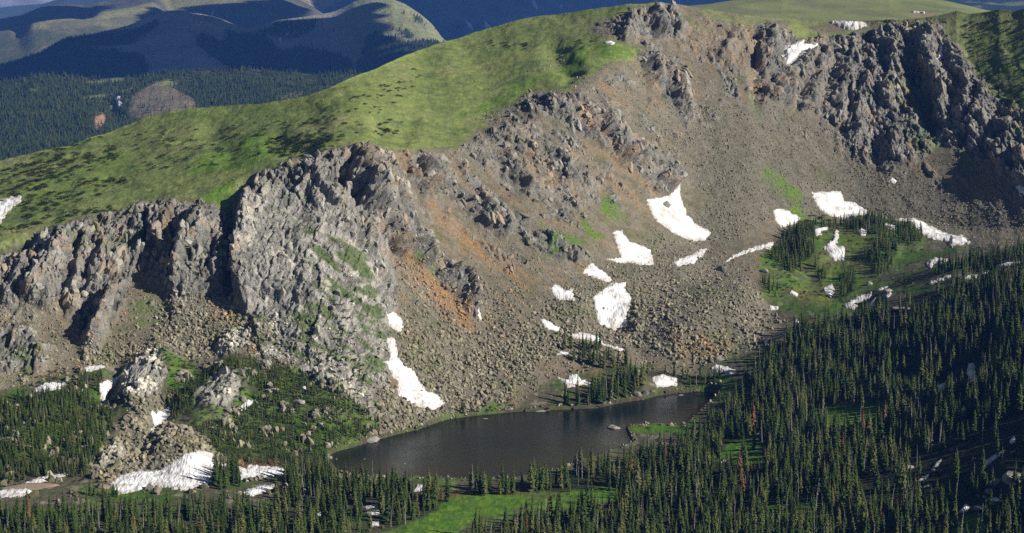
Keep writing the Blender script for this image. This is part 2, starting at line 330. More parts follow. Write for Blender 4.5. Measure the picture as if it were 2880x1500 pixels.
# outlines of the snow patches (photo coordinates) and what each one is
SNOW = [
    ([(1817, 564), (1852, 556), (1872, 556), (1907, 522), (1915, 568), (1938, 610), (1961, 634), (1985, 645), (2000, 653), (1985, 678), (1938, 676), (1895, 657), (1848, 622)], 'long white snow tongue below the orange crag with a boulder on it'),
    ([(1724, 655), (1751, 646), (1767, 680), (1806, 692), (1827, 707), (1833, 758), (1813, 758), (1763, 742), (1740, 746), (1705, 731), (1747, 727), (1740, 700)], 'broad snow patch with a thin neck, left of the snow tongue with the boulder'),
    ([(1635, 770), (1662, 740), (1681, 758), (1712, 789), (1716, 804), (1701, 806), (1670, 785)], 'snow patch just above the wide hollowed snowfield on the talus'),
    ([(1712, 808), (1755, 810), (1747, 828), (1763, 863), (1759, 894), (1765, 921), (1728, 919), (1697, 905), (1678, 870), (1662, 847)], 'rippled snowfield with a shaded hollow at its lower edge amid talus'),
    ([(1544, 812), (1561, 800), (1592, 820), (1608, 824), (1612, 855), (1569, 845)], 'tilted snow patch on the scree left of the rippled snowfield'),
    ([(1515, 901), (1526, 898), (1546, 909), (1575, 921), (1569, 933), (1538, 927)], 'small snow strip in boulders above the dark shoreline conifers'),
    ([(1600, 944), (1631, 936), (1685, 948), (1697, 967), (1751, 991), (1744, 999), (1709, 980), (1647, 957), (1608, 952)], 'snow streak behind the row of conifers under the rock glacier front'),
    ([(1318, 820), (1332, 808), (1350, 835), (1344, 842)], 'small snow patch beside the dark diagonal rib, the upper of two'),
    ([(1334, 888), (1341, 876), (1357, 898), (1350, 904)], 'small snow patch at the foot of the dark diagonal rib'),
    ([(1084, 886), (1107, 876), (1130, 898), (1134, 921), (1126, 938), (1095, 921)], 'oval snow patch at the right foot of the grey buttress'),
    ([(1086, 952), (1110, 953), (1116, 985), (1122, 1010), (1132, 1025), (1165, 1045), (1180, 1075), (1200, 1100), (1230, 1110), (1253, 1135), (1220, 1155), (1205, 1158), (1165, 1140), (1120, 1110), (1110, 1075), (1088, 1027), (1072, 1020), (1098, 1008), (1090, 975)], 'big snow chute running down the buttress foot to the lake'),
    ([(1563, 1060), (1596, 1069), (1604, 1054), (1627, 1054), (1631, 1067), (1662, 1071), (1658, 1083), (1596, 1091)], 'notched snow patch on the boulders behind the lakeside trees'),
    ([(1831, 1062), (1860, 1054), (1903, 1065), (1907, 1085), (1845, 1091)], 'bright snow bank on the far lake shore behind a few conifers'),
    ([(1563, 998), (1577, 989), (1602, 993), (1588, 1002)], 'snow scrap in the shade left of the shoreline conifers'),
    ([(1614, 1003), (1624, 999), (1633, 1006), (1622, 1010)], 'tiny snow scrap among dark boulders beside the shoreline conifers'),
    ([(2037, 740), (2059, 719), (2113, 696), (2175, 680), (2173, 700), (2128, 702), (2066, 727)], 'long thin snow band leading to the tree island from the left'),
    ([(1886, 752), (1930, 731), (1973, 700), (1989, 702), (1975, 723), (1950, 750), (1903, 766)], 'dirty snow strip in the gap of the talus below the snow tongue'),
    ([(2175, 591), (2198, 587), (2229, 603), (2251, 614), (2241, 630), (2198, 640), (2179, 622)], 'ragged snow patch on talus left of the largest cirque snowfield'),
    ([(2282, 542), (2346, 537), (2363, 539), (2375, 564), (2404, 572), (2439, 591), (2435, 610), (2404, 626), (2350, 618), (2319, 599), (2295, 575)], 'largest cirque snowfield, wide and rippled, above the tree island'),
    ([(2491, 513), (2509, 500), (2522, 511), (2517, 520)], 'small snow spot high on the scree under the right cliffs'),
    ([(2501, 628), (2575, 622), (2618, 636), (2656, 655), (2711, 665), (2734, 688), (2691, 688), (2676, 697), (2666, 682), (2610, 670), (2563, 640)], 'long curving snow bank along the right edge of the tree island'),
    ([(2602, 740), (2629, 725), (2668, 730), (2656, 746), (2627, 743), (2618, 760)], 'snow patch on the stony slope right of the green island meadow'),
    ([(2858, 527), (2882, 521), (2925, 560), (2900, 566), (2868, 548)], 'snow patch cut by the right edge under the right cliffs'),
    ([(2348, 670), (2357, 675), (2355, 700), (2350, 713), (2379, 715), (2373, 740), (2342, 738), (2314, 722), (2311, 715), (2338, 707)], 'boot-shaped snow patch in the middle of the tree island'),
    ([(2284, 669), (2326, 655), (2328, 666), (2305, 676), (2310, 690), (2290, 690)], 'snow strip in the shade of the island conifers at the upper left'),
    ([(2412, 678), (2423, 671), (2440, 680), (2435, 691), (2420, 690)], 'small bright snow spot on brown ground of the tree island'),
    ([(2480, 651), (2517, 653), (2515, 666), (2490, 661)], 'small snow strip between the two upper island groves'),
    ([(2313, 795), (2340, 783), (2349, 801), (2337, 824), (2322, 812)], 'heart-shaped shaded snow patch in the hollow below the tree island'),
    ([(2218, 826), (2225, 817), (2245, 824), (2243, 836)], 'small white snow spot at the lower left end of the island meadow'),
    ([(2369, 857), (2420, 830), (2455, 826), (2447, 840), (2412, 852), (2404, 874), (2385, 870)], 'shaded snow slope below the green hollow, among rocks and firs'),
    ([(2439, 868), (2466, 847), (2464, 864), (2445, 874)], 'snow patch right of the shaded snow slope among firs'),
    ([(2462, 821), (2497, 807), (2500, 812), (2475, 826)], 'thin snow strip above the shaded snow slope'),
    ([(2493, 849), (2509, 838), (2514, 846), (2500, 858)], 'small snow patch between grey boulders right of the shaded snow slope'),
    ([(2616, 813), (2680, 789), (2682, 797), (2625, 820)], 'thin snow streak on the right hillside, the lower of two'),
    ([(2711, 801), (2734, 781), (2781, 759), (2779, 770), (2742, 789)], 'slanting snow streak on the right hillside, the upper of two'),
    ([(2800, 748), (2831, 734), (2868, 735), (2866, 742), (2825, 749)], 'snow strip among the firs along the top of the right hillside'),
    ([(2159, 862), (2191, 861), (2187, 872), (2168, 872)], 'snow spot at the right edge of the rock glacier front'),
    ([(2233, 907), (2241, 897), (2250, 907), (2241, 919)], 'small snow scrap among firs just below the rock glacier edge'),
    ([(2268, 935), (2301, 912), (2299, 929), (2284, 942)], 'ragged snow scrap in the firs right of the rock glacier'),
    ([(2149, 960), (2161, 953), (2163, 971), (2152, 976)], 'bluish snow scrap beside the big grey block at the forest edge'),
    ([(2552, 986), (2575, 985), (2573, 999), (2556, 1000)], 'small snow spot in the dark upper forest on the right'),
    ([(2722, 1023), (2740, 1021), (2748, 1073), (2730, 1080), (2719, 1050)], 'upright blue-shaded snow patch in the dark forest on the right'),
    ([(2623, 1102), (2637, 1083), (2661, 1076), (2655, 1094), (2638, 1107)], 'shaded snow patch left of the upright one in the dark forest'),
    ([(2751, 1320), (2788, 1286), (2828, 1260), (2824, 1276), (2779, 1311), (2764, 1322)], 'long slanting snow strip on the rock slabs at the lower right'),
    ([(2838, 1242), (2851, 1226), (2858, 1238), (2846, 1250)], 'snow scrap above the long snow strip on the slabs'),
    ([(2616, 1324), (2630, 1306), (2650, 1286), (2645, 1302), (2628, 1322)], 'bent snow streak on the dark slope left of the slabs'),
    ([(2569, 1357), (2611, 1332), (2616, 1338), (2590, 1354)], 'thin snow streak in shadow below the bent one'),
    ([(2585, 1374), (2614, 1359), (2615, 1368)], 'lowest thin snow streak on the dark slope'),
    ([(2693, 1444), (2715, 1418), (2727, 1423), (2718, 1440)], 'snow patch by the boulders near the bottom right corner'),
    ([(2785, 1404), (2800, 1398), (2817, 1407), (2800, 1413)], 'small snow spot right of the bottom right boulders'),
    ([(1998, 1038), (2012, 1027), (2047, 1034), (2079, 1046), (2053, 1054), (2016, 1048)], 'shaded snow bank at the far right end of the lake'),
    ([(2022, 1304), (2039, 1289), (2056, 1297), (2043, 1306)], 'bright snow spot by the small clearing in the right forest'),
    ([(2124, 1222), (2140, 1213), (2144, 1222)], 'tiny snow spot above the small clearing in the right forest'),
    ([(2443, 1269), (2458, 1263), (2466, 1268), (2455, 1275)], 'tiny snow spot deep in the dark right forest'),
    ([(307, 1364), (334, 1337), (392, 1320), (446, 1325), (492, 1312), (540, 1296), (602, 1278), (596, 1300), (612, 1308), (604, 1330), (594, 1362), (551, 1368), (520, 1381), (443, 1370), (388, 1380), (345, 1391), (320, 1381)], 'largest lower snowfield, below the rubble heap at the left'),
    ([(614, 1306), (652, 1305), (691, 1318), (703, 1306), (738, 1312), (800, 1314), (812, 1322), (807, 1337), (749, 1342), (710, 1354), (679, 1357), (668, 1337), (621, 1320)], 'snowfield right of the largest one, cut by small conifers'),
    ([(656, 1386), (691, 1380), (730, 1367), (773, 1365), (767, 1380), (710, 1395)], 'flat snow strip in front of the cut snowfield'),
    ([(-120, 1420), (0, 1381), (89, 1352), (128, 1340), (190, 1328), (192, 1337), (140, 1352), (92, 1368), (85, 1392), (0, 1405), (-120, 1440)], 'long snow strip at the left edge crossed by tree shadows'),
    ([(88, 1102), (128, 1076), (182, 1078), (186, 1090), (150, 1106), (116, 1118)], 'snow patch in the left firs under the grey cliff foot'),
    ([(222, 1048), (245, 1031), (299, 1026), (287, 1039), (250, 1046)], 'thin snow strip at the toe of the left scree'),
    ([(270, 1087), (307, 1054), (357, 1022), (362, 1028), (330, 1056), (303, 1085), (299, 1118), (287, 1118), (284, 1095)], 'crooked blue-shaded snow gully left of the rock knoll'),
    ([(423, 1164), (446, 1146), (481, 1123), (476, 1159), (439, 1188), (428, 1210), (421, 1208), (431, 1180)], 'blue-shaded snow gully right of the rock knoll'),
    ([(652, 1167), (679, 1147), (695, 1136), (711, 1137), (705, 1147), (675, 1161)], 'snow spot right of the second rock knoll'),
    ([(846, 1108), (861, 1107), (862, 1118), (852, 1118)], 'single snow speck on the wooded slope above the lake'),
    ([(1163, 1382), (1173, 1363), (1196, 1367), (1195, 1383)], 'snow patch in a gap of the front forest by the near shore'),
    ([(1020, 1425), (1060, 1418), (1066, 1426), (1030, 1432)], 'upper snow scrap in the shaded front forest glade'),
    ([(1024, 1440), (1066, 1434), (1068, 1448), (1035, 1450)], 'middle snow scrap in the shaded front forest glade'),
    ([(1042, 1466), (1066, 1462), (1066, 1478), (1044, 1480)], 'lower snow scrap in the shaded front forest glade'),
    ([(885, 1448), (920, 1435), (927, 1440), (900, 1452)], 'small snow streak in the front forest left of the glade'),
    ([(-90, 565), (0, 560), (58, 551), (61, 564), (19, 596), (0, 626), (-90, 650)], 'snow patch in the tundra hollow at the left edge'),
    ([(1697, 120), (1716, 114), (1730, 123), (1724, 131), (1708, 127)], 'small snow patch in the green hollow under the summit crag'),
    ([(2194, 167), (2206, 137), (2241, 124), (2262, 115), (2258, 134), (2300, 131), (2300, 139), (2260, 163), (2222, 192), (2200, 205)], 'curved two-part snow patch hanging beside the right-hand crag'),
    ([(2332, 64), (2385, 66), (2431, 67), (2438, 74), (2404, 87), (2377, 83)], 'snow cornice remnant lying just below the cirque rim'),
    ([(2656, 113), (2648, 155), (2646, 171), (2636, 183), (2628, 175), (2640, 136)], 'narrow upright snow streak in the dark gully of the right cliffs'),
]

MEADOW = [[(1778, 1197), (1805, 1190), (1880, 1191), (1925, 1204), (1915, 1214), (1850, 1212), (1800, 1208)], [(1250, 1404), (1330, 1392), (1420, 1390), (1480, 1392), (1476, 1425), (1420, 1446), (1330, 1462), (1290, 1500), (1200, 1530), (1060, 1560), (1020, 1530), (1110, 1488), (1190, 1462), (1230, 1430)], [(1580, 1386), (1640, 1374), (1740, 1364), (1746, 1396), (1690, 1424), (1620, 1428), (1585, 1410)],
          [(2280, 1160), (2350, 1150), (2420, 1120), (2490, 1135), (2480, 1185), (2400, 1212), (2330, 1205)], [(2040, 1240), (2130, 1225), (2155, 1300), (2080, 1315), (2010, 1292)], [(1780, 1192), (1890, 1192), (1890, 1214), (1780, 1216)],
          [(2670, 1460), (2770, 1440), (2770, 1520), (2670, 1520)], [(2150, 1430), (2300, 1400), (2330, 1425), (2200, 1450)]]
# rocky ground showing through the scree, drawn out down the slope
ROCKY = [([(1250, 440), (1420, 330), (1640, 280), (1720, 200), (1800, 110), (1940, 60), (2120, 80), (2125, 260), (2060, 300), (1960, 360), (1930, 480), (1700, 600), (1560, 680), (1400, 640), (1290, 560)], 1.0),
         ([(2130, 260), (2560, 440), (2860, 540), (2860, 620), (2600, 520), (2400, 460), (2200, 380)], 0.6), ([(1110, 440), (1260, 440), (1330, 600), (1500, 700), (1600, 760), (1400, 760), (1200, 640)], 0.7), ([(230, 800), (480, 760), (640, 880), (500, 900), (300, 960)], 0.4)]
PALE_SLAB = [[(605, 1000), (640, 960), (690, 935), (750, 945), (705, 985), (640, 1008)], [(318, 1105), (340, 1060), (400, 1012), (440, 1000), (468, 1038), (476, 1064), (440, 1112), (400, 1148), (350, 1132)],
             [(548, 1150), (560, 1110), (600, 1064), (650, 1068), (682, 1100), (672, 1135), (640, 1164), (600, 1164)], [(720, 1010), (800, 1020), (900, 1060), (960, 1110), (1020, 1150), (1060, 1180), (1060, 1060), (1000, 1080), (880, 1000), (760, 960)]]
M_snow = raster([np.array(q) for q, _ in SNOW], 4)
M_meadow = raster(MEADOW, 6)
M_rocky = raster(ROCKY, 30)
M_pale = raster(PALE_SLAB, 10)
M_grass = raster(GRASS, 7); M_lush = raster(LUSH, 9); M_ledge = raster(LEDGE, 14); M_rock = raster(ROCK, 12)
M_talus = raster(TALUS, 16); M_orange = raster(ORANGE, 14); M_brown = raster(BROWN, 12)
M_forest = raster(FOREST, 6); M_clear = raster(CLEAR, 6)
uu, vv = np.meshgrid(MU0 + MST * np.arange(MW), MV0 + MST * np.arange(MH))
M_lake = np.clip(poly_sd(LAKE, uu, vv), -200, 200).astype(np.float32)


# ------------------------------------------------------------------ terrain loft
def pchip(x, y, q):
    """monotone cubic interpolation"""
    x = np.asarray(x, float); y = np.asarray(y, float)
    h = np.diff(x); d = np.diff(y) / h
    m = np.zeros_like(y)
    m[0] = d[0]; m[-1] = d[-1]
    for i in range(1, len(x) - 1):
        if d[i - 1] * d[i] > 0:
            w1 = 2 * h[i] + h[i - 1]; w2 = h[i] + 2 * h[i - 1]
            m[i] = (w1 + w2) / (w1 / d[i - 1] + w2 / d[i])
    q = np.clip(q, x[0], x[-1])
    i = np.clip(np.searchsorted(x, q) - 1, 0, len(x) - 2)
    t = (q - x[i]) / h[i]
    t2 = t * t; t3 = t2 * t
    return (2 * t3 - 3 * t2 + 1) * y[i] + (t3 - 2 * t2 + t) * h[i] * m[i] + (-2 * t3 + 3 * t2) * y[i + 1] + (t3 - t2) * h[i] * m[i + 1]


def blur(A, r, axis):
    """box blur, edges held"""
    r = int(r)
    if r < 1:
        return A
    pad = [(0, 0)] * A.ndim
    pad[axis] = (r + 1, r)
    B = np.cumsum(np.pad(A, pad, mode='edge'), axis=axis)
    n = A.shape[axis]
    sl = lambda a, b: tuple(slice(a, b) if k == axis else slice(None) for k in range(A.ndim))
    return (B[sl(2 * r + 1, 2 * r + 1 + n)] - B[sl(0, n)]) / (2 * r + 1)


class Sheet:
    """A piece of country lofted through profile columns. Each column: start height and (row, slope) knots going up and away."""

    def __init__(self, cols, u0, u1, step, nrows, smooth=0, sky_noise=None):
        us = sorted(cols)
        K = len(cols[us[0]][1])
        vk = np.zeros((len(us), K)); wk = np.zeros((len(us), K))
        for a, u in enumerate(us):
            z, L = cols[u]
            t = tdep(L[0][0]); Y = (ZC - z) / t
            for k, (v, s) in enumerate(L):
                t = float(tdep(v))
                if k:
                    c = z - s * Y
                    Y = (ZC - c) / (s + t); z = ZC - t * Y
                vk[a, k] = v
                wk[a, k] = (-SP + (750 - v) / F * CP) / (z - ZC)
        self.U = np.arange(u0, u1 + 1, step, dtype=float)
        nc = len(self.U)
        VK = np.stack([pchip(us, vk[:, k], self.U) for k in range(K)], 1)
        WK = np.stack([pchip(us, wk[:, k], self.U) for k in range(K)], 1)
        if sky_noise is not None:
            VK[:, -1] = np.interp(self.U, [p[0] for p in sky_noise], [p[1] for p in sky_noise])
            for k in range(K - 2, 0, -1):
                VK[:, k] = np.maximum(VK[:, k], VK[:, k + 1] + 6)
        self.vb = VK[:, 0]; self.vs = VK[:, -1]
        tt = np.linspace(0, 1, nrows)
        V = self.vb[None, :] + (self.vs - self.vb)[None, :] * tt[:, None]
        W = np.zeros((nrows, nc))
        for j in range(nc):
            W[:, j] = np.interp(-V[:, j], -VK[j], WK[j])
        if smooth:
            W = blur(blur(W, smooth, 0), smooth, 0)
            W = blur(blur(W, smooth * 4, 1), smooth * 4, 1)
        self.V = V; self.UU = np.broadcast_to(self.U[None, :], V.shape).copy()
        self.P = unproj_w(self.UU, V, W)
        self.step = step; self.n = nrows

    def normals(self, P=None):
        P = self.P if P is None else P
        du = np.gradient(P, axis=1); dv = np.gradient(P, axis=0)
        n = np.cross(du, dv)
        n /= np.linalg.norm(n, axis=-1, keepdims=True) + 1e-12
        return n

    def at(self, u, v, A=None):
        A = self.P if A is None else A
        u = np.asarray(u, float); v = np.asarray(v, float)
        x = (u - self.U[0]) / self.step
        vb = np.interp(u, self.U, self.vb); vs = np.interp(u, self.U, self.vs)
        y = (v - vb) / (vs - vb) * (self.n - 1)
        return bil(A, x, y)

    def back(self, P, dist, drop):
        """rows that fall away behind the skyline"""
        last = P[-1]
        rows = []
        d2 = last[:, :2] / np.linalg.norm(last[:, :2], axis=1, keepdims=True)
        for a, b in zip(dist, drop):
            q = last.copy()
            q[:, :2] += d2 * a
            q[:, 2] -= b
            rows.append(q)
        return np.concatenate([P, np.stack(rows)], 0)


def mesh_from(name, V, faces, mat=None, smooth=True, col=None, attrs=None):
    me = bpy.data.meshes.new(name)
    V = np.asarray(V, np.float32).reshape(-1, 3); faces = np.asarray(faces, np.int32)
    k = faces.shape[1]
    me.vertices.add(len(V)); me.vertices.foreach_set('co', V.ravel())
    me.loops.add(faces.size); me.loops.foreach_set('vertex_index', faces.ravel())
    me.polygons.add(len(faces))
    me.polygons.foreach_set('loop_start', np.arange(0, faces.size, k, dtype=np.int32))
    me.polygons.foreach_set('use_smooth', np.full(len(faces), smooth))
    me.update(calc_edges=True)
    if col is not None:
        a = me.attributes.new('Col', 'FLOAT_COLOR', 'POINT')
        c = np.ones((len(V), 4), np.float32); c[:, :3] = col.reshape(-1, 3)
        a.data.foreach_set('color', c.ravel())
    for nm, arr in (attrs or {}).items():
        a = me.attributes.new(nm, 'FLOAT', 'POINT')
        a.data.foreach_set('value', np.asarray(arr, np.float32).ravel())
    if mat:
        me.materials.append(mat)
    return me


def link(name, me, parent=None, label=None, cat=None, group=None, kind=None):
    o = bpy.data.objects.new(name, me)
    C.objects.link(o)
    if parent: o.parent = parent
    if label: o['label'] = label
    if cat: o['category'] = cat
    if group: o['group'] = group
    if kind: o['kind'] = kind
    return o


def grid_faces(nr, nc):
    i = np.arange(nr * nc).reshape(nr, nc)
    return np.stack([i[:-1, :-1], i[:-1, 1:], i[1:, 1:], i[1:, :-1]], -1).reshape(-1, 4)


# ------------------------------------------------------------------ materials
def new_mat(name):
    m = bpy.data.materials.new(name)
    m.use_nodes = True
    nt = m.node_tree
    b = nt.nodes['Principled BSDF']
    b.inputs['Specular IOR Level'].default_value = 0.15
    b.inputs['Roughness'].default_value = 0.9
    return m, nt, b


def N(nt, t, **kw):
    n = nt.nodes.new(t)
    for k, v in kw.items():
        setattr(n, k, v)
    return n


def ground_mat(name, scales=((0.9, 0.55), (0.25, 0.35)), bump=0.6, bscale=0.7, rough=0.95):
    """colour of the ground from its own cover, broken up by grain and by small relief"""
    m, nt, b = new_mat(name)
    at = N(nt, 'ShaderNodeAttribute', attribute_name='Col')
    geo = N(nt, 'ShaderNodeNewGeometry')
    last = at.outputs['Color']
    for sc, am in scales:
        no = N(nt, 'ShaderNodeTexNoise')
        no.inputs['Scale'].default_value = sc
        no.inputs['Detail'].default_value = 5
        no.inputs['Roughness'].default_value = 0.65
        nt.links.new(geo.outputs['Position'], no.inputs['Vector'])
        mr = N(nt, 'ShaderNodeMapRange')
        mr.inputs['From Min'].default_value = 0.25; mr.inputs['From Max'].default_value = 0.75
        mr.inputs['To Min'].default_value = 1 - am; mr.inputs['To Max'].default_value = 1 + am
        nt.links.new(no.outputs['Fac'], mr.inputs['Value'])
        vm = N(nt, 'ShaderNodeVectorMath', operation='MULTIPLY')
        nt.links.new(last, vm.inputs[0]); nt.links.new(mr.outputs[0], vm.inputs[1])
        last = vm.outputs[0]
    nt.links.new(last, b.inputs['Base Color'])
    b.inputs['Roughness'].default_value = rough
    if bump:
        no = N(nt, 'ShaderNodeTexNoise')
        no.inputs['Scale'].default_value = bscale
        no.inputs['Detail'].default_value = 6
        no.inputs['Roughness'].default_value = 0.7
        nt.links.new(geo.outputs['Position'], no.inputs['Vector'])
        bp = N(nt, 'ShaderNodeBump')
        bp.inputs['Strength'].default_value = 1.0
        bp.inputs['Distance'].default_value = bump
        nt.links.new(no.outputs['Fac'], bp.inputs['Height'])
        nt.links.new(bp.outputs[0], b.inputs['Normal'])
    return m


MAT_grass = ground_mat('tundra_grass', ((0.18, 0.3), (0.7, 0.4)), 0.8, 0.4)
MAT_rock = ground_mat('cliff_rock', ((0.35, 0.3), (1.5, 0.5)), 2.2, 0.45)
MAT_scree = ground_mat('scree', ((0.5, 0.35), (1.8, 0.5)), 1.1, 0.9)
MAT_floor = ground_mat('valley_ground', ((0.25, 0.35), (1.2, 0.4)), 0.5, 0.9)
MAT_far = ground_mat('far_slope', ((0.012, 0.18), (0.06, 0.3)), 14.0, 0.03)

# ------------------------------------------------------------------ the near mountain and its valley
T = {
    -260: (14, [(1640, 0), (1430, .0), (1310, .05), (1190, .12), (1060, .25), (900, .5), (735, .95), (610, .13), (505, .11)]),
    0: (10, [(1640, 0), (1430, .0), (1310, .04), (1190, .10), (1050, .22), (880, .55), (685, 1.0), (560, .14), (452, .12)]),
    200: (8, [(1640, 0), (1430, .0), (1330, .03), (1190, .09), (1020, .22), (870, .6), (628, 1.05), (520, .15), (405, .14)]),
    400: (6, [(1640, 0), (1430, .0), (1330, .02), (1200, .09), (1010, .23), (800, .62), (578, 1.1), (460, .16), (337, .15)]),
    600: (4, [(1640, 0), (1430, .0), (1330, .02), (1200, .10), (1000, .26), (800, .65), (530, 1.1), (420, .17), (300, .16)]),
    750: (2, [(1640, 0), (1430, .0), (1340, .01), (1240, .08), (1040, .26), (850, .6), (480, .95), (400, .17), (291, .17)]),
    900: (1.5, [(1640, 0), (1430, 0), (1345, .0), (1266, .02), (1100, .3), (850, .62), (440, .88), (370, .17), (258, .18)]),
    1030: (1, [(1640, 0), (1430, 0), (1345, 0), (1241, 0), (1080, .45), (800, .66), (412, .80), (330, .18), (202, .19)]),
    1200: (1, [(1640, 0), (1430, 0), (1345, 0), (1197, 0), (1060, .4), (780, .62), (430, .72), (300, .2), (136, .2)]),
    1350: (1, [(1640, 0), (1430, 0), (1345, 0), (1160, 0), (1060, .3), (780, .6), (400, .7), (250, .22), (88, .22)]),
    1500: (1, [(1640, 0), (1430, 0), (1310, 0), (1150, 0), (1060, .25), (780, .55), (330, .68), (180, .25), (48, .23)]),
    1650: (1, [(1640, 0), (1430, 0), (1290, 0), (1143, 0), (1040, .22), (780, .48), (235, .66), (120, .28), (30, .24)]),
    1800: (1.5, [(1640, 0), (1430, 0), (1260, 0), (1117, 0), (990, .24), (720, .38), (150, .66), (50, .45), (12, .26)]),
    1950: (3, [(1640, 0), (1430, 0), (1250, 0.0), (1095, -.012), (920, .5), (690, .2), (150, .69), (45, .55), (20, .25)]),
    2100: (6, [(1640, 0), (1430, 0), (1250, .0), (1080, .02), (900, .22), (670, .22), (160, .68), (60, .5), (45, .2)]),
    2250: (9, [(1640, 0), (1430, 0.01), (1250, .02), (1060, .03), (850, .14), (640, .16), (180, .72), (80, .5), (54, .2)]),
    2400: (12, [(1640, 0), (1430, 0.02), (1250, .03), (1060, .04), (830, .10), (610, .13), (200, .76), (90, .65), (58, .25)]),
    2550: (16, [(1640, 0), (1430, 0.03), (1250, .04), (1050, .05), (790, .11), (620, .07), (220, .78), (100, .85), (52, .5)]),
    2700: (22, [(1640, 0), (1430, 0.04), (1240, .06), (1010, .07), (735, .10), (655, -.03), (250, .76), (120, .9), (33, .7)]),
    2880: (30, [(1640, 0), (1430, 0.06), (1230, .08), (980, .09), (700, .10), (655, -.085), (280, .72), (140, .9), (24, .85)]),
    3140: (42, [(1640, 0), (1430, 0.08), (1230, .10), (960, .11), (690, .11), (655, -.11), (300, .72), (150, .9), (20, .85)]),
}
SKY = [(-300, 512), (-100, 478), (0, 452), (100, 428), (200, 406), (300, 373), (400, 334), (480, 315), (550, 302), (640, 298), (720, 292), (800, 282), (860, 269), (930, 244), (1000, 216), (1075, 184), (1150, 152),
       (1220, 127), (1300, 104), (1380, 78), (1450, 56), (1530, 44), (1600, 36), (1680, 22), (1760, 14), (1850, 9), (1910, 13), (1980, 24), (2060, 37), (2150, 49), (2250, 56), (2350, 58), (2450, 58), (2540, 55), (2600, 50), (2640, 44),
       (2690, 30), (2725, 40), (2780, 34), (2811, 26), (2850, 32), (2880, 24), (3000, 20), (3140, 24)]
main = Sheet(T, -420, 3320, 2.6, 600, smooth=3, sky_noise=SKY)
U, V = main.UU, main.V
B = main.P.copy()
NRM = main.normals()
if NRM[300, 600, 1] > 0:
    NRM = -NRM
X, Y, Z = B[..., 0], B[..., 1], B[..., 2]

# wobble so that no edge of cover follows a drawn line
wu = fbm2(X / 22, (Y + Z * 1.5) / 22, 3, 4) * 11
wv = fbm2(X / 22, (Y + Z * 1.5) / 22, 43, 4) * 11
GU, GV = U + wu, V + wv
g_grass = samp(M_grass, GU, GV); g_lush = samp(M_lush, GU, GV); g_ledge = samp(M_ledge, GU, GV); g_rock = samp(M_rock, GU, GV)
g_talus = samp(M_talus, GU, GV); g_orange = samp(M_orange, GU, GV); g_brown = samp(M_brown, GU, GV)
g_forest = samp(M_forest, GU, GV); g_snow = samp(M_snow, U, V); g_meadow = samp(M_meadow, GU, GV); g_rocky = samp(M_rocky, GU, GV); g_pale = samp(M_pale, GU, GV); g_lake = samp(M_lake, U, V)
# everything low and not on the face is valley ground
vfloor = np.interp(U, [-300, 0, 240, 420, 560, 640, 900, 1060, 1110, 1250, 1450, 1560, 1700, 1800, 2000, 2110, 2150, 2200, 2300, 2420, 2600, 2700, 2800, 3140],
                   [1120, 1100, 1040, 1010, 1010, 1000, 1080, 1130, 1200, 1172, 1150, 1060, 1040, 1045, 1050, 930, 700, 690, 640, 628, 640, 700, 690, 680])
g_floor = sstep(-10, 10, GV - vfloor)
g_rock = g_rock * (1 - g_grass * 0.85)


def strokes(G, Vv, items):
    D = np.zeros_like(G)
    for pts, h, wl, wr, p in items:
        pts = np.asarray(pts, float)
        w = max(wl, wr)
        m = (G > pts[:, 0].min() - w) & (G < pts[:, 0].max() + w) & (Vv > pts[:, 1].min() - w) & (Vv < pts[:, 1].max() + w)
        if not m.any():
            continue
        g = G[m]; v = Vv[m]
        best = np.full(g.shape, 1e9); side = np.zeros(g.shape); par = np.zeros(g.shape)
        seg = np.hypot(*np.diff(pts, axis=0).T); tot = seg.sum(); acc = 0
        for i in range(len(pts) - 1):
            ex, ey = pts[i + 1] - pts[i]
            t = np.clip(((g - pts[i, 0]) * ex + (v - pts[i, 1]) * ey) / (seg[i] ** 2 + 1e-9), 0, 1)
            dx = g - pts[i, 0] - t * ex; dy = v - pts[i, 1] - t * ey
            d = np.hypot(dx, dy)
            k = d < best
            best = np.where(k, d, best)
            side = np.where(k, ex * dy - ey * dx, side)      # > 0: left of a stroke that runs down the picture
            par = np.where(k, (acc + t * seg[i]) / tot, par)
            acc += seg[i]
        ww = np.where(side > 0, wl, wr)
        f = np.clip(1 - best / ww, 0, 1) ** p
        f = f * sstep(-0.12, 0.38, par) * sstep(0, 0.2, 1.06 - par)
        dd = D[m]
        a = h * f
        D[m] = np.where(np.abs(a) > np.abs(dd), a, dd + 0.35 * a)
    return D


def forms(G, Vv, items):
    """smooth swells and hollows, added up"""
    D = np.zeros_like(G)
    for pts, h, w in items:
        pts = np.asarray(pts, float)
        m = (G > pts[:, 0].min() - w) & (G < pts[:, 0].max() + w) & (Vv > pts[:, 1].min() - w) & (Vv < pts[:, 1].max() + w)
        if not m.any():
            continue
        g = G[m]; v = Vv[m]
        best = np.full(g.shape, 1e9)
        for i in range(len(pts) - 1):
            ex, ey = pts[i + 1] - pts[i]
            t = np.clip(((g - pts[i, 0]) * ex + (v - pts[i, 1]) * ey) / (ex * ex + ey * ey + 1e-9), 0, 1)
            best = np.minimum(best, np.hypot(g - pts[i, 0] - t * ex, v - pts[i, 1] - t * ey))
        D[m] += h * (1 - sstep(0, w, best))
    return D


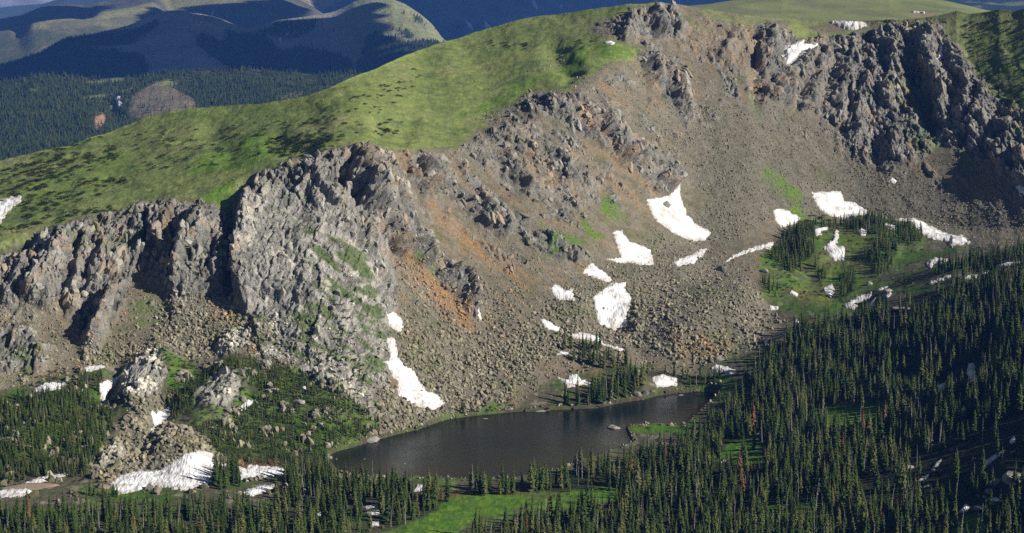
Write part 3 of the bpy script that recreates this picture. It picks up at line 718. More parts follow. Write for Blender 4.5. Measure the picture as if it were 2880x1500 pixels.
# ribs (positive) and gullies (negative): line, metres proud, reach to the left and to the right in pixels, sharpness
RIBS = [
    ([(165, 640), (140, 720), (60, 850)], 11, 26, 110, 1.1), ([(60, 690), (40, 800), (0, 860)], 7, 24, 60, 1.1), ([(235, 640), (215, 740), (190, 840)], 8, 24, 70, 1.1),
    ([(290, 660), (262, 760), (235, 850)], 9, 20, 120, 1.0), ([(330, 790), (300, 880), (245, 985)], 11, 30, 40, 1.2), ([(404, 585), (400, 700), (360, 760)], 5, 50, 10, 0.9),
    ([(490, 575), (470, 640), (440, 705)], 8, 60, 14, 1.0), ([(425, 585), (418, 690)], 5, 14, 40, 1.0),
    ([(596, 572), (545, 650), (505, 740), (490, 840)], 15, 34, 95, 1.1), ([(585, 690), (570, 800)], 6, 18, 40, 1.1), ([(625, 640), (610, 740), (600, 820)], 6, 18, 40, 1.1),
    ([(735, 490), (690, 560), (668, 680), (668, 800), (700, 890)], 11, 22, 260, 1.3), ([(800, 560), (850, 700), (860, 860)], 4, 120, 160, 1.4),
    ([(1022, 408), (1010, 470), (1040, 540), (1075, 620)], 13, 42, 70, 1.0), ([(880, 450), (905, 520), (960, 600)], 4, 20, 70, 1.1), ([(1062, 425), (1100, 520), (1140, 600)], 6, 26, 50, 1.1),
    ([(1085, 620), (1120, 680), (1150, 700)], 9, 34, 30, 1.1), ([(1150, 672), (1190, 705), (1215, 740)], 9, 34, 34, 1.1), ([(1240, 730), (1270, 780), (1310, 830), (1340, 880)], 11, 34, 26, 1.0),
    ([(1185, 440), (1220, 500), (1255, 540)], 8, 40, 40, 1.1), ([(1135, 440), (1165, 520), (1210, 560)], 5, 26, 30, 1.1), ([(1352, 575), (1376, 620), (1440, 655)], 9, 30, 44, 1.1), ([(1300, 540), (1340, 600), (1370, 640)], 5, 22, 30, 1.1),
    ([(1500, 655), (1540, 680), (1590, 716), (1640, 735)], 6, 24, 30, 1.1), ([(1410, 420), (1450, 480), (1500, 540)], 5, 24, 40, 1.1), ([(1540, 420), (1570, 450), (1620, 520)], 5, 30, 40, 1.1),
    ([(1690, 290), (1705, 360), (1740, 430), (1780, 470)], 9, 26, 60, 1.1), ([(1640, 285), (1665, 370), (1710, 430)], 5, 22, 40, 1.1), ([(1760, 400), (1810, 450), (1870, 500), (1900, 540)], 10, 50, 30, 1.0), ([(1880, 470), (1895, 540)], 8, 36, 16, 1.0),
    ([(1790, 30), (1775, 60), (1760, 110)], 6, 20, 30, 1.1), ([(1842, 22), (1850, 60), (1865, 100)], 8, 22, 40, 1.1), ([(1885, 25), (1900, 70), (1905, 110)], 6, 16, 40, 1.1), ([(1815, 160), (1835, 200), (1850, 240)], 9, 26, 30, 1.1), ([(1872, 170), (1890, 230), (1940, 330)], 7, 26, 36, 1.1),
    ([(2170, 70), (2160, 130), (2150, 200)], 10, 44, 60, 1.0), ([(2075, 70), (2060, 120), (2020, 170)], 4, 24, 40, 1.1), ([(2290, 135), (2260, 180), (2215, 240), (2190, 300)], 13, 60, 40, 1.0), ([(2320, 140), (2290, 230), (2270, 310)], 8, 28, 40, 1.1),
    ([(2400, 110), (2380, 200), (2345, 300), (2350, 350)], 10, 40, 60, 1.0), ([(2450, 130), (2450, 210), (2430, 260), (2400, 340), (2420, 420)], 9, 34, 50, 1.0), ([(2500, 90), (2520, 150), (2500, 230), (2470, 300)], 8, 30, 60, 1.0),
    ([(2560, 170), (2590, 260), (2600, 310)], 5, 30, 40, 1.1), ([(2620, 65), (2622, 110), (2600, 160), (2650, 260), (2650, 360)], 12, 40, 30, 1.0), ([(2490, 340), (2520, 400), (2500, 460)], 7, 34, 40, 1.1), ([(2515, 445), (2530, 470)], 6, 40, 26, 1.0),
    ([(2690, 140), (2720, 260), (2700, 350)], 9, 34, 40, 1.0), ([(2770, 230), (2760, 300), (2720, 400)], 9, 56, 50, 1.0), ([(2840, 330), (2830, 410), (2800, 470)], 8, 50, 50, 1.0), ([(2900, 420), (2870, 520)], 10, 44, 60, 1.0), ([(2800, 90), (2840, 200), (2860, 320)], 6, 40, 60, 1.0),
    # gullies
    ([(120, 660), (60, 690), (-60, 740)], -9, 120, 40, 0.9), ([(655, 575), (650, 700), (648, 840)], -7, 22, 14, 0.9), ([(411, 590), (408, 700)], -6, 10, 10, 0.9), ([(2545, 70), (2570, 190), (2610, 320), (2640, 380)], -10, 40, 40, 0.9),
    ([(990, 430), (965, 500), (930, 520)], -8, 30, 30, 1.0), ([(1162, 445), (1180, 500)], -7, 24, 24, 1.0), ([(2128, 90), (2130, 200), (2128, 300)], -5, 24, 24, 1.0), ([(2660, 120), (2640, 190)], -6, 26, 20, 1.0),
    ([(2740, 260), (2700, 420)], -6, 30, 20, 1.0), ([(955, 620), (1030, 700), (1085, 800)], -3, 26, 20, 1.0), ([(1060, 640), (1140, 760), (1260, 890)], -3, 30, 40, 1.0),
]
S = strokes(U + wu * 0.9, V + wv * 0.9, RIBS) * (1.35 - 0.2 * sstep(1900, 2200, U))
# gentle landforms: knolls, benches, the rock-glacier lobe, hollows in the tundra
FORMS = [([(1640, 860), (1760, 800), (1900, 760)], 4, 110), ([(1800, 900), (1950, 900), (2050, 870)], 9, 130), ([(1690, 890), (1740, 915)], -7, 60),
         ([(450, 1020), (390, 1120)], 7, 95), ([(640, 1090), (590, 1140)], 6, 95), ([(480, 1260), (520, 1270)], 8, 90), ([(330, 1040), (310, 1100), (290, 1130)], -5, 50),
         ([(470, 1120), (440, 1200)], -5, 50), ([(700, 1060), (900, 1130)], 5, 120), ([(2280, 690), (2460, 690)], 8, 90), ([(2420, 640), (2560, 650)], 4, 50), ([(2280, 790), (2340, 800)], -5, 70),
         ([(150, 1180), (60, 1240)], 6, 110), ([(1680, 1010), (1760, 1030)], 4, 60), ([(1740, 1100), (1780, 1080)], 4, 60), ([(1560, 150), (1600, 200)], -5, 60), ([(780, 405), (860, 430)], -4, 60),
         ([(1080, 350), (1140, 360)], -5, 60), ([(2840, 1330), (2860, 1360)], 5, 70), ([(2500, 860), (2700, 790)], 5, 70), ([(60, 960), (100, 1010)], 8, 60), ([(20, 980), (-40, 1060)], 6, 60),
         ([(640, 975), (740, 940)], 6, 50), ([(1250, 180), (1300, 240)], 2.5, 80), ([(950, 330), (1000, 300)], 3, 70), ([(600, 380), (640, 420)], -2, 60)]
S2 = forms(U + wu, V + wv, FORMS)

buttress = samp(raster([[(700, 560), (860, 520), (950, 590), (1080, 720), (1110, 850), (1090, 1080), (980, 1080), (800, 950), (690, 880), (675, 640)]], 60), U, V)
pale = np.clip(np.maximum(buttress, g_pale), 0, 1)

# craggy relief, drawn out along the fall of the rock: three trends (left cliffs, middle, right wall)
small = fbm2(X / 3.2, (Y + Z) / 3.2, 81, 3)
ckm = sstep(-0.25, 0.35, fbm2(X / 13 + 3, (Y + Z) / 13, 191, 2))        # joints open here, tight there


def trend(th, lam, s, rgw):
    ca, sa = math.cos(R(th)), math.sin(R(th))
    wx = noise2(X / 15, Z / 15, s + 5) * 3.0 + noise2(X / 4, Z / 4, s + 6) * 1.2
    wz = noise2(X / 15, Z / 15, s + 9) * 3.0 + noise2(X / 4, Z / 4, s + 7) * 1.2
    xx = X + wx; zz = Z * 1.25 + wz + Y * 0.25
    al = xx * ca - zz * sa; cr = xx * sa + zz * ca
    f1, e1 = facets(cr / lam, al / (lam * 2.3), s, tilt=1.2)
    f2, e2 = facets(cr / (lam * 0.42) + 7, al / (lam * 0.8), s + 1, tilt=1.2)
    f3, e3 = facets(cr / (lam * 0.17) + 3, al / (lam * 0.26), s + 2, tilt=1.1)
    rg = 1 - np.abs(noise2(cr / (lam * 1.7), al / (lam * 5), s + 3)) * 2
    ragged = lam * (0.36 * f1 + 0.24 * f2 + 0.12 * f3 + rgw * rg) - 1.3 * (1 - sstep(0, 0.07, e1)) - 0.5 * (1 - sstep(0, 0.09, e2))
    slabby = lam * (0.09 * f1 + 0.055 * f2 + 0.035 * f3 + 0.06 * rg) - ckm * (1.8 * (1 - sstep(0.0, 0.09, e1)) + 0.3) - (1 - 0.7 * ckm) * 0.8 * (1 - sstep(0, 0.10, e2)) + 0.5 * small
    return ragged * (1 - pale) + slabby * pale, e1, e2, f1, f2


w_l = 1 - sstep(1020, 1180, U); w_r = sstep(1900, 2150, U); w_m = 1 - w_l - w_r
crag = 0; e1 = 0; e2 = 0; f1 = 0; f2 = 0
for w, th, lam, s, rgw in ((w_l, 97, 10.0, 21, 0.28), (w_m, 58, 9.0, 31, 0.24), (w_r, 74, 9.5, 41, 0.2)):
    c_, a_, b_, p_, q_ = trend(th, lam, s, rgw)
    crag = crag + w * c_; e1 = e1 + w * a_; e2 = e2 + w * b_; f1 = f1 + w * p_; f2 = f2 + w * q_
rib_amt = np.clip(np.abs(S) / 6, 0, 1) * (1 - g_grass)
G_soft = blur(blur(g_grass, 18, 0), 18, 1)
rim = 1 - 0.75 * sstep(0.12, 0.6, G_soft)
def streak(th, lc, la, s_):
    c_, d_ = math.cos(R(th)), math.sin(R(th))
    return fbm2((X * d_ + Z * 1.25 * c_ + Y * 0.1) / lc, (X * c_ - Z * 1.25 * d_ - Y * 0.2) / la, s_, 3)


wv_ = sstep(1800, 2100, U)
stk = streak(50, 10, 42, 171) * (1 - wv_) + streak(72, 10, 42, 173) * wv_
outc = g_rocky * sstep(0.12, 0.32, stk + 0.55 * fbm2(X / 9, (Y + Z) / 9, 175, 2))
cragW = rim * np.clip(np.maximum(np.maximum(g_rock, rib_amt * 0.9), outc * 0.85), 0, 1) * (1 - 0.85 * g_snow)
undul = fbm2(X / 30, Y / 30, 61, 3) * 1.1 + noise2(X / 7, Y / 7, 71) * 0.35 + noise2(X / 3, Y / 3, 73) * 0.12 + g_talus * fbm2(X / 16, (Y + Z) / 16, 75, 2) * 1.5
lake_keep = sstep(2, 30, -g_lake)
soft = (S * (1 - 0.9 * g_grass) * (1 - 0.5 * g_snow) + S2 + undul * (0.5 + 0.9 * g_grass)) * lake_keep
fine = (cragW * crag + (1 - cragW) * small * (0.22 + 0.3 * g_talus + 0.12 * g_floor)) * lake_keep
PS = B + NRM * soft[..., None]                       # ground without its crags: snow lies on this
P = PS + NRM * fine[..., None]
for A_ in (PS, P):
    z = A_[..., 2]
    A_[..., 2] = np.where(g_lake > 0, np.minimum(z, -0.25 - 0.05 * np.maximum(g_lake, 0)), np.maximum(z, 0.12 + np.minimum(0.02 * -g_lake, 0.5)))
main.P = P
print('terrain ok')

# ---- colours of the cover
def mix(a, b, t):
    return a + (np.asarray(b) - a) * t[..., None]


n_big = fbm2(X / 40, (Y + 1.2 * Z) / 40, 101, 3); n_mid = fbm2(X / 9, (Y + 1.2 * Z) / 9, 111, 3); n_sm = fbm2(X / 2.4, (Y + 1.2 * Z) / 2.4, 121, 2)
ca, sa = math.cos(R(50)), math.sin(R(50))
st = streak(50, 4.5, 45, 131) * (1 - wv_) + streak(72, 4.5, 45, 133) * wv_
scree = np.zeros(P.shape) + (0.178, 0.159, 0.118)
scree = mix(scree, (0.142, 0.126, 0.090), sstep(-0.3, 0.5, n_mid + st * 0.6))
scree = mix(scree, (0.250, 0.168, 0.090), sstep(0.15, 0.65, st + 0.15 * g_rocky) * 0.6)
scree = mix(scree, (0.160, 0.152, 0.120), g_talus * 0.75)
scree = mix(scree, (0.108, 0.104, 0.074), sstep(0.05, 0.5, -st + 0.4 * n_mid) * 0.55)
scree = mix(scree, (0.215, 0.195, 0.155), sstep(0.15, 0.6, noise2(X / 11, (Y + Z) / 30, 137) + 0.5 * n_sm) * 0.5)
scree = mix(scree, (0.10, 0.115, 0.05), sstep(0.15, 0.7, n_big + 0.5 * n_mid) * 0.45)
scree = mix(scree, (0.300, 0.178, 0.082), np.clip(g_orange * (0.48 + 0.6 * st + 0.3 * n_mid), 0, 0.9))
rock = np.zeros(P.shape) + (0.208, 0.203, 0.184)
rock = mix(rock, (0.405, 0.39, 0.35), np.clip(pale * (0.7 + 0.3 * n_mid), 0, 1))
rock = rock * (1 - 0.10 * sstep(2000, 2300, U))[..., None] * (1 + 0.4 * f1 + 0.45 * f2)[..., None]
rock = mix(rock, (0.085, 0.080, 0.075), (1 - sstep(0.0, 0.10, e2)) * 0.45)
rock = mix(rock, (0.30, 0.205, 0.115), np.clip(sstep(0.3, 0.8, n_mid * 0.8 + f1 * 0.9) * 0.5 + g_orange * (0.4 + 0.6 * n_mid), 0, 0.85) * (1 - 0.75 * pale))
rock = mix(rock, (0.22, 0.20, 0.07), sstep(0.5, 0.9, n_sm + f2) * 0.25)
grass = np.zeros(P.shape) + (0.152, 0.190, 0.056)
grass = mix(grass, (0.124, 0.166, 0.050), sstep(-0.15, 0.5, n_big + 0.3 * n_mid) * 0.7)
grass = mix(grass, (0.190, 0.205, 0.082), sstep(0.1, 0.7, -n_big + 0.4 * n_mid) * 0.8)
willow = sstep(0.18, 0.5, fbm2(X / 26, Y / 12, 161, 4) * 0.8 + n_big * 0.45)
grass = mix(grass, (0.078, 0.104, 0.042), willow * 0.55)
grass = mix(grass, (0.24, 0.215, 0.175), sstep(0.55, 0.75, n_sm + 0.3 * n_mid) * 0.45)
lush = np.zeros(P.shape) + (0.066, 0.160, 0.012)
lush = mix(lush, (0.100, 0.178, 0.018), sstep(-0.2, 0.4, n_mid))
floor = np.zeros(P.shape) + (0.085, 0.080, 0.050)
floor = mix(floor, (0.050, 0.095, 0.016), sstep(-0.1, 0.35, n_big + 0.6 * n_mid))
floor = mix(floor, (0.200, 0.180, 0.150), sstep(0.35, 0.6, n_mid - 0.4 * n_big + 0.3 * n_sm) * 0.75 * (1 - 0.7 * g_forest))
floor = mix(floor, (0.022, 0.027, 0.011), g_forest * (0.45 + 0.52 * sstep(1050, 1300, U)))  # dark duff; tree and hillside shade painted into its colour, strongest on the right
floor = mix(floor, (0.150, 0.085, 0.040), np.clip(g_brown * (0.7 + 0.5 * n_mid), 0, 1))
floor = mix(floor, scree, np.clip(g_talus * 1.3, 0, 1) * (1 - g_forest * 0.6))
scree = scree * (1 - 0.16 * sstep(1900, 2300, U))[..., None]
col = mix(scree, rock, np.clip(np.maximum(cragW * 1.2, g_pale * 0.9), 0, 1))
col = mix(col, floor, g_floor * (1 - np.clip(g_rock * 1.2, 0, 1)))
gm = np.clip(g_grass * (1 + 0.0 * n_mid) - np.clip(g_talus, 0, 1) * 0.5 * sstep(-0.4, 0.2, n_sm), 0, 1)
col = mix(col, grass, gm)
ledge = g_ledge * sstep(0.04, 0.36, fbm2(X / 16 + Z / 30, Z / 5 + X / 12, 151, 3) + 0.25 * n_sm + 0.25 * (g_ledge - 0.5))
col = mix(col, lush * (0.95, 0.75, 1.2), ledge * 0.8)
lm = np.clip(np.maximum(g_lush * (0.15 + 0.8 * sstep(-0.45, 0.25, n_mid + 0.7 * n_sm)), g_meadow * (0.92 + 0.35 * n_mid)), 0, 1)
lm = lm * (1 - 0.85 * g_pale)
col = mix(col, lush, lm)
shore = sstep(-14, -2, g_lake)
col = mix(col, lush * 0.8, sstep(-16, -5, g_lake) * sstep(-0.2, 0.3, n_mid) * 0.7)
col = mix(col, (0.06, 0.052, 0.034), sstep(-5, -1, g_lake) * (1 - lm) * 0.7)
bed = sstep(0, 4, g_lake)
col = mix(col, (0.075, 0.055, 0.032), bed)
col = np.clip(col, 0.01, 0.9)
cls = np.where(g_lake > -3, 3, np.where(np.maximum(gm, 0) > 0.5, 0, np.where((cragW > 0.45), 1, np.where(g_floor > 0.5, 3, 2))))

dist = [4, 12, 30, 70, 150, 300, 520]
PB = main.back(P, dist, [0.8 * 1, 3.5, 12, 34, 85, 185, 330])
colB = np.concatenate([col] + [col[-1:]] * len(dist), 0)
clsB = np.concatenate([cls] + [cls[-1:]] * len(dist), 0)
nr, nc = PB.shape[:2]
FA = grid_faces(nr, nc)
fc = clsB.ravel()[FA[:, 0]]
VV = PB.reshape(-1, 3); CC = colB.reshape(-1, 3)
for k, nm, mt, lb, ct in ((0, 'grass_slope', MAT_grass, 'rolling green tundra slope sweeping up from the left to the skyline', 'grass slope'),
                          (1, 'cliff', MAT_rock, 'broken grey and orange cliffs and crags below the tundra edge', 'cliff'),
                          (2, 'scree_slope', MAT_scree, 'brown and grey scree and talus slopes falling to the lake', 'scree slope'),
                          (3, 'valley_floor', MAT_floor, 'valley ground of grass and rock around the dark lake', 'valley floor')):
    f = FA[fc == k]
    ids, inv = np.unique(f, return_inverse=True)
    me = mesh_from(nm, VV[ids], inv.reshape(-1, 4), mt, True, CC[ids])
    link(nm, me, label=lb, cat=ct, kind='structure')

# ------------------------------------------------------------------ lake
lu, lv = np.meshgrid(np.arange(890, 2061, 6.0), np.arange(1060, 1371, 5.0))
lp = unproj_z(lu, lv, 0.0)
ls = poly_sd(LAKE, lu, lv)
lf = grid_faces(*lu.shape)
lf = lf[(ls.ravel()[lf] > -14).all(1)]
ids, inv = np.unique(lf, return_inverse=True)
m, nt, b = new_mat('lake_water')
b.inputs['Roughness'].default_value = 0.14
b.inputs['IOR'].default_value = 1.33
b.inputs['Specular IOR Level'].default_value = 0.20
at = N(nt, 'ShaderNodeAttribute', attribute_name='shallow')
rp = N(nt, 'ShaderNodeMix', data_type='RGBA')
rp.inputs[6].default_value = (0.004, 0.010, 0.010, 1); rp.inputs[7].default_value = (0.016, 0.017, 0.009, 1)
nt.links.new(at.outputs['Fac'], rp.inputs[0]); nt.links.new(rp.outputs[2], b.inputs['Base Color'])
geo = N(nt, 'ShaderNodeNewGeometry')
mp = N(nt, 'ShaderNodeMapping'); mp.inputs['Scale'].default_value = (0.5, 1.3, 1)
nt.links.new(geo.outputs['Position'], mp.inputs['Vector'])
no = N(nt, 'ShaderNodeTexNoise'); no.inputs['Scale'].default_value = 0.8; no.inputs['Detail'].default_value = 4
nt.links.new(mp.outputs[0], no.inputs['Vector'])
n3 = N(nt, 'ShaderNodeTexNoise'); n3.inputs['Scale'].default_value = 0.02; n3.inputs['Detail'].default_value = 3
nt.links.new(mp.outputs[0], n3.inputs['Vector'])
mr = N(nt, 'ShaderNodeMapRange'); mr.inputs['From Min'].default_value = 0.35; mr.inputs['From Max'].default_value = 0.65; mr.inputs['To Min'].default_value = 0.04; mr.inputs['To Max'].default_value = 0.22
nt.links.new(n3.outputs['Fac'], mr.inputs['Value']); nt.links.new(mr.outputs[0], b.inputs['Roughness'])
bp = N(nt, 'ShaderNodeBump'); bp.inputs['Strength'].default_value = 0.5; bp.inputs['Distance'].default_value = 0.25
nt.links.new(no.outputs['Fac'], bp.inputs['Height']); nt.links.new(bp.outputs[0], b.inputs['Normal'])
near_edge = np.interp(lu, [900, 1000, 1150, 1330, 1500, 1700, 1900, 2000], [1300, 1300, 1320, 1310, 1270, 1215, 1180, 1120])
shal = np.clip(sstep(45, 0, ls) * 0.5 + sstep(-50, 30, lv - near_edge) * 0.9, 0, 1)
me = mesh_from('lake', lp.reshape(-1, 3)[ids], inv.reshape(-1, 4), m, True, attrs={'shallow': shal.ravel()[ids]})
link('lake', me, label='dark still mountain lake at the foot of the scree', cat='lake', kind='structure')
print('lake ok')

# ------------------------------------------------------------------ country beyond the ridge
def far_sheet(name, cols, u0, u1, step, nrows, sky, colour, disp, mat, label, cat, dist=(60, 200, 500), drop=(6, 40, 160)):
    sh = Sheet(cols, u0, u1, step, nrows, smooth=2, sky_noise=sky)
    n = sh.normals()
    if n[:, :, 2].mean() < 0:
        n = -n
    d = disp(sh)
    sh.P = sh.P + n * d[..., None]
    c = np.clip(colour(sh), 0.005, 0.9)
    PB = sh.back(sh.P, dist, drop)
    cb = np.concatenate([c] + [c[-1:]] * len(dist), 0)
    me = mesh_from(name, PB, grid_faces(*PB.shape[:2]), mat, True, cb)
    link(name, me, label=label, cat=cat, kind='structure')
    return sh


def cols(us, z, L):
    return {u: (z, L) for u in us}


H_BARE = raster([[(355, 345), (365, 292), (400, 256), (430, 238), (470, 240), (540, 280), (562, 306), (560, 330), (450, 345)], [(263, 375), (268, 330), (285, 312), (302, 320), (292, 362), (275, 376)],
                 ([(310, 290), (330, 270), (345, 290), (330, 310)], 0.8)], 4)
H_GRASS = raster([[(235, 231), (300, 220), (362, 218), (352, 226), (285, 233)], [(425, 240), (470, 227), (502, 234), (480, 250)], [(232, 277), (300, 266), (375, 246), (372, 254), (300, 273), (240, 283)],
                  ([(80, 255), (118, 250), (100, 262)], 0.7), ([(305, 285), (325, 280), (322, 308), (310, 308)], 0.8), ([(815, 262), (860, 250), (850, 275), (760, 290)], 0.6), ([(580, 300), (760, 282), (760, 300), (580, 306)], 0.3)], 4)


def h_col(sh):
    X, Y = sh.P[..., 0], sh.P[..., 1]
    n1 = fbm2(X / 90, Y / 90, 201, 3); n2 = fbm2(X / 25, Y / 25, 205, 2)
    wu = n1 * 6
    c = np.zeros(sh.P.shape) + (0.045, 0.060, 0.028)
    gb = samp(H_BARE, sh.UU + wu * 1.6 + n2 * 6, sh.V + n2 * 6)
    gb = gb * np.clip(0.35 + 1.2 * sstep(345, 430, sh.UU + (sh.V - 300) * 0.5 + n2 * 30) + (sh.UU < 310), 0, 1)
    s2 = noise2(sh.UU / 7 + sh.V / 30, sh.V / 60, 207)
    bare = mix(np.zeros(sh.P.shape) + (0.165, 0.145, 0.095), (0.185, 0.130, 0.085), sstep(0.0, 0.5, s2))
    bare = mix(bare, (0.10, 0.11, 0.06), sstep(0.1, 0.5, n2) * 0.5)
    bare = mix(bare, (0.40, 0.24, 0.15), sstep(312, 296, sh.UU))
    c = mix(c, bare, gb)
    return mix(c, (0.18, 0.20, 0.075), samp(H_GRASS, sh.UU + wu, sh.V))


hill = far_sheet('forested_hill', cols((-300, 0, 400, 1200), -250, [(620, 0), (440, .1), (330, .12), (220, .12)]), -230, 1130, 4.0, 110,
                 [(-300, 240), (-100, 236), (0, 231), (78, 220), (140, 214), (202, 214), (272, 219), (357, 219), (410, 214), (466, 211), (582, 203), (690, 198), (757, 197), (815, 203), (893, 212), (1000, 212), (1130, 214)], h_col,
                 lambda sh: fbm2(sh.P[..., 0] / 260, sh.P[..., 1] / 260, 211, 3) * 12 + forms(sh.UU, sh.V, [([(430, 262), (480, 300)], 6, 100), ([(310, 300), (330, 340)], -16, 50)]) +
                 samp(H_BARE, sh.UU, sh.V) * (np.abs(noise2(sh.UU / 9 + sh.V / 40, sh.V / 70, 213)) * (2 + 9 * sstep(500, 545, sh.UU + (sh.V - 290) * -0.6)) + noise2(sh.UU / 5, sh.V / 6, 215) * 1.5), MAT_far,
                 'rolling hill of dark conifer forest behind the green ridge', 'hill')

B_FOREST = raster([[(-320, 340), (-320, 235), (0, 190), (97, 157), (194, 124), (250, 112), (330, 95), (450, 82), (440, 100), (400, 112), (330, 128), (250, 140), (200, 143), (290, 152), (340, 146), (330, 165), (390, 180), (420, 215), (300, 260)],
                   [(548, 132), (575, 115), (625, 118), (640, 84), (700, 76), (745, 88), (775, 130), (800, 142), (850, 128), (905, 138), (962, 150), (985, 180), (1010, 250), (800, 240), (660, 205), (610, 180), (570, 150)],
                   [(1030, 112), (1060, 100), (1090, 112), (1140, 132), (1200, 128), (1262, 120), (1262, 240), (1000, 250), (1010, 170)], ([(700, 82), (800, 62), (890, 60), (880, 90), (800, 112), (760, 92)], 0.5),
                   ([(1150, 55), (1180, 75), (1190, 90), (1165, 72)], 0.8), ([(1120, 100), (1160, 108), (1150, 120)], 0.8)], 4)


def b1_col(sh):
    X, Y = sh.P[..., 0], sh.P[..., 1]
    n1 = fbm2(X / 160, Y / 160, 221, 3); n2 = fbm2(X / 50, Y / 50, 225, 2)
    c = mix(np.zeros(sh.P.shape) + (0.330, 0.305, 0.245), (0.250, 0.235, 0.190), sstep(-0.3, 0.4, n1))
    c = mix(c, (0.215, 0.235, 0.100), sstep(930, 1040, sh.UU) * 0.9)
    f = samp(B_FOREST, sh.UU + n1 * 9 + n2 * 7, sh.V + n1 * 6 + n2 * 5)
    return mix(c, (0.030, 0.046, 0.045), np.clip(f * 1.2, 0, 1))


b1 = far_sheet('blue_hill', cols((-300, 600, 1400), -280, [(330, 0), (200, .10), (110, .10), (40, .10)]), -230, 1320, 4.0, 110,
               [(-300, 240), (-120, 208), (0, 183), (97, 155), (194, 121), (272, 98), (349, 75), (427, 59), (505, 51), (582, 54), (640, 60), (699, 63), (776, 58), (850, 48), (932, 35), (998, 14), (1056, 9), (1103, 10), (1134, 19), (1173, 43), (1212, 74), (1243, 107), (1262, 119), (1320, 126)], b1_col,
               lambda sh: fbm2(sh.P[..., 0] / 700, sh.P[..., 1] / 700, 231, 3) * 40 * sstep(0, 30, sh.V - sh.vs[None, :]) + forms(sh.UU, sh.V, [([(480, 60), (560, 130), (640, 200)], 40, 140), ([(1050, 20), (1150, 100)], 30, 110), ([(700, 100), (640, 180)], -40, 100), ([(200, 150), (420, 160)], 25, 90)]),
               MAT_far, 'rounded cloud-shadowed hill with dark forest on its lower slopes', 'hill', (200, 700, 1500), (14, 120, 500))

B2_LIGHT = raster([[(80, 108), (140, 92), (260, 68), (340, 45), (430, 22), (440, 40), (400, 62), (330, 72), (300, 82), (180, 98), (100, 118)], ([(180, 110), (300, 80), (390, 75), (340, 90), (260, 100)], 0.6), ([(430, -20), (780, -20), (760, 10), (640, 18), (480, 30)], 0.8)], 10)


def b2_col(sh):
    X, Y = sh.P[..., 0], sh.P[..., 1]
    n1 = fbm2(X / 200, Y / 200, 241, 3); n2 = fbm2(X / 60, Y / 60, 245, 2)
    c = mix(np.zeros(sh.P.shape) + (0.135, 0.125, 0.085), (0.10, 0.105, 0.07), sstep(-0.3, 0.4, n1))
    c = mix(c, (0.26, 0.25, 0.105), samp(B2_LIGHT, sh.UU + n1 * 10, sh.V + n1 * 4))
    f = sstep(-8, 16, sh.V - np.interp(sh.UU, [-300, 0, 120, 300, 400, 600], [130, 112, 112, 92, 92, 60]) + n1 * 16 + n2 * 8)
    c = mix(c, (0.050, 0.075, 0.03), f * (0.55 + 0.6 * np.clip(n2, -0.5, 0.6)) * (1 - samp(B2_LIGHT, sh.UU, sh.V)))
    return c


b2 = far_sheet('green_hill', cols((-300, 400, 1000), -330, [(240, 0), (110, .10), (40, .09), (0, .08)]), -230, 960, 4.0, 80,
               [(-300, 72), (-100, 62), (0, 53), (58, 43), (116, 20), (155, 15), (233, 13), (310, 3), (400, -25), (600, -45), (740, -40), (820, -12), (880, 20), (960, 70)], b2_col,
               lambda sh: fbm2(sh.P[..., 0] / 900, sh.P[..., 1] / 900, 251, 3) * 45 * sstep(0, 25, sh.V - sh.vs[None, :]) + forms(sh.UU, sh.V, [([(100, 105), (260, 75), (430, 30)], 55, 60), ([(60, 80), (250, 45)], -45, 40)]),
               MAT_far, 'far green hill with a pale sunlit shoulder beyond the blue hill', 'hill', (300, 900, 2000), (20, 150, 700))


def b3_col(sh):
    X, Y = sh.P[..., 0], sh.P[..., 1]
    n1 = fbm2(X / 250, Y / 250, 261, 3)
    s2 = noise2((sh.UU - sh.V * 0.9) / 14, (sh.UU + sh.V) / 120, 265) + 0.5 * noise2((sh.UU - sh.V * 0.9) / 5, (sh.UU + sh.V) / 60, 266)
    c = mix(np.zeros(sh.P.shape) + (0.140, 0.105, 0.085), (0.20, 0.14, 0.095), sstep(-0.2, 0.6, s2))
    c = mix(c, (0.10, 0.11, 0.06), sstep(0, 0.5, n1) * 0.6)
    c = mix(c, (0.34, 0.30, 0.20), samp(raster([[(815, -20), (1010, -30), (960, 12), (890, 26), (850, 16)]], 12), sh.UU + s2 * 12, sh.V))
    f = sstep(-8, 10, sh.V - np.interp(sh.UU, [600, 1150, 1270, 1330, 1420, 1600], [70, 70, 66, 74, 82, 70]) + n1 * 20)
    return mix(c, (0.022, 0.035, 0.02), f * 0.9)


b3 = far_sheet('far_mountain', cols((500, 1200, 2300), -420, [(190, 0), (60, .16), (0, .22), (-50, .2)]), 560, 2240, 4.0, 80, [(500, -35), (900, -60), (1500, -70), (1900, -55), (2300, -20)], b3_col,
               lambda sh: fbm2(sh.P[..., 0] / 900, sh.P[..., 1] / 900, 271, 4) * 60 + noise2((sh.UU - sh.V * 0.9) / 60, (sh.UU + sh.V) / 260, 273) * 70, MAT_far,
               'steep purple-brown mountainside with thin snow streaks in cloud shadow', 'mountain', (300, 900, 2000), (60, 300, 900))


def plain(c, s, amp=0.25, fr=300):
    return lambda sh: np.zeros(sh.P.shape) + np.asarray(c) * (1 + amp * fbm2(sh.P[..., 0] / fr, sh.P[..., 1] / fr, s, 3))[..., None]


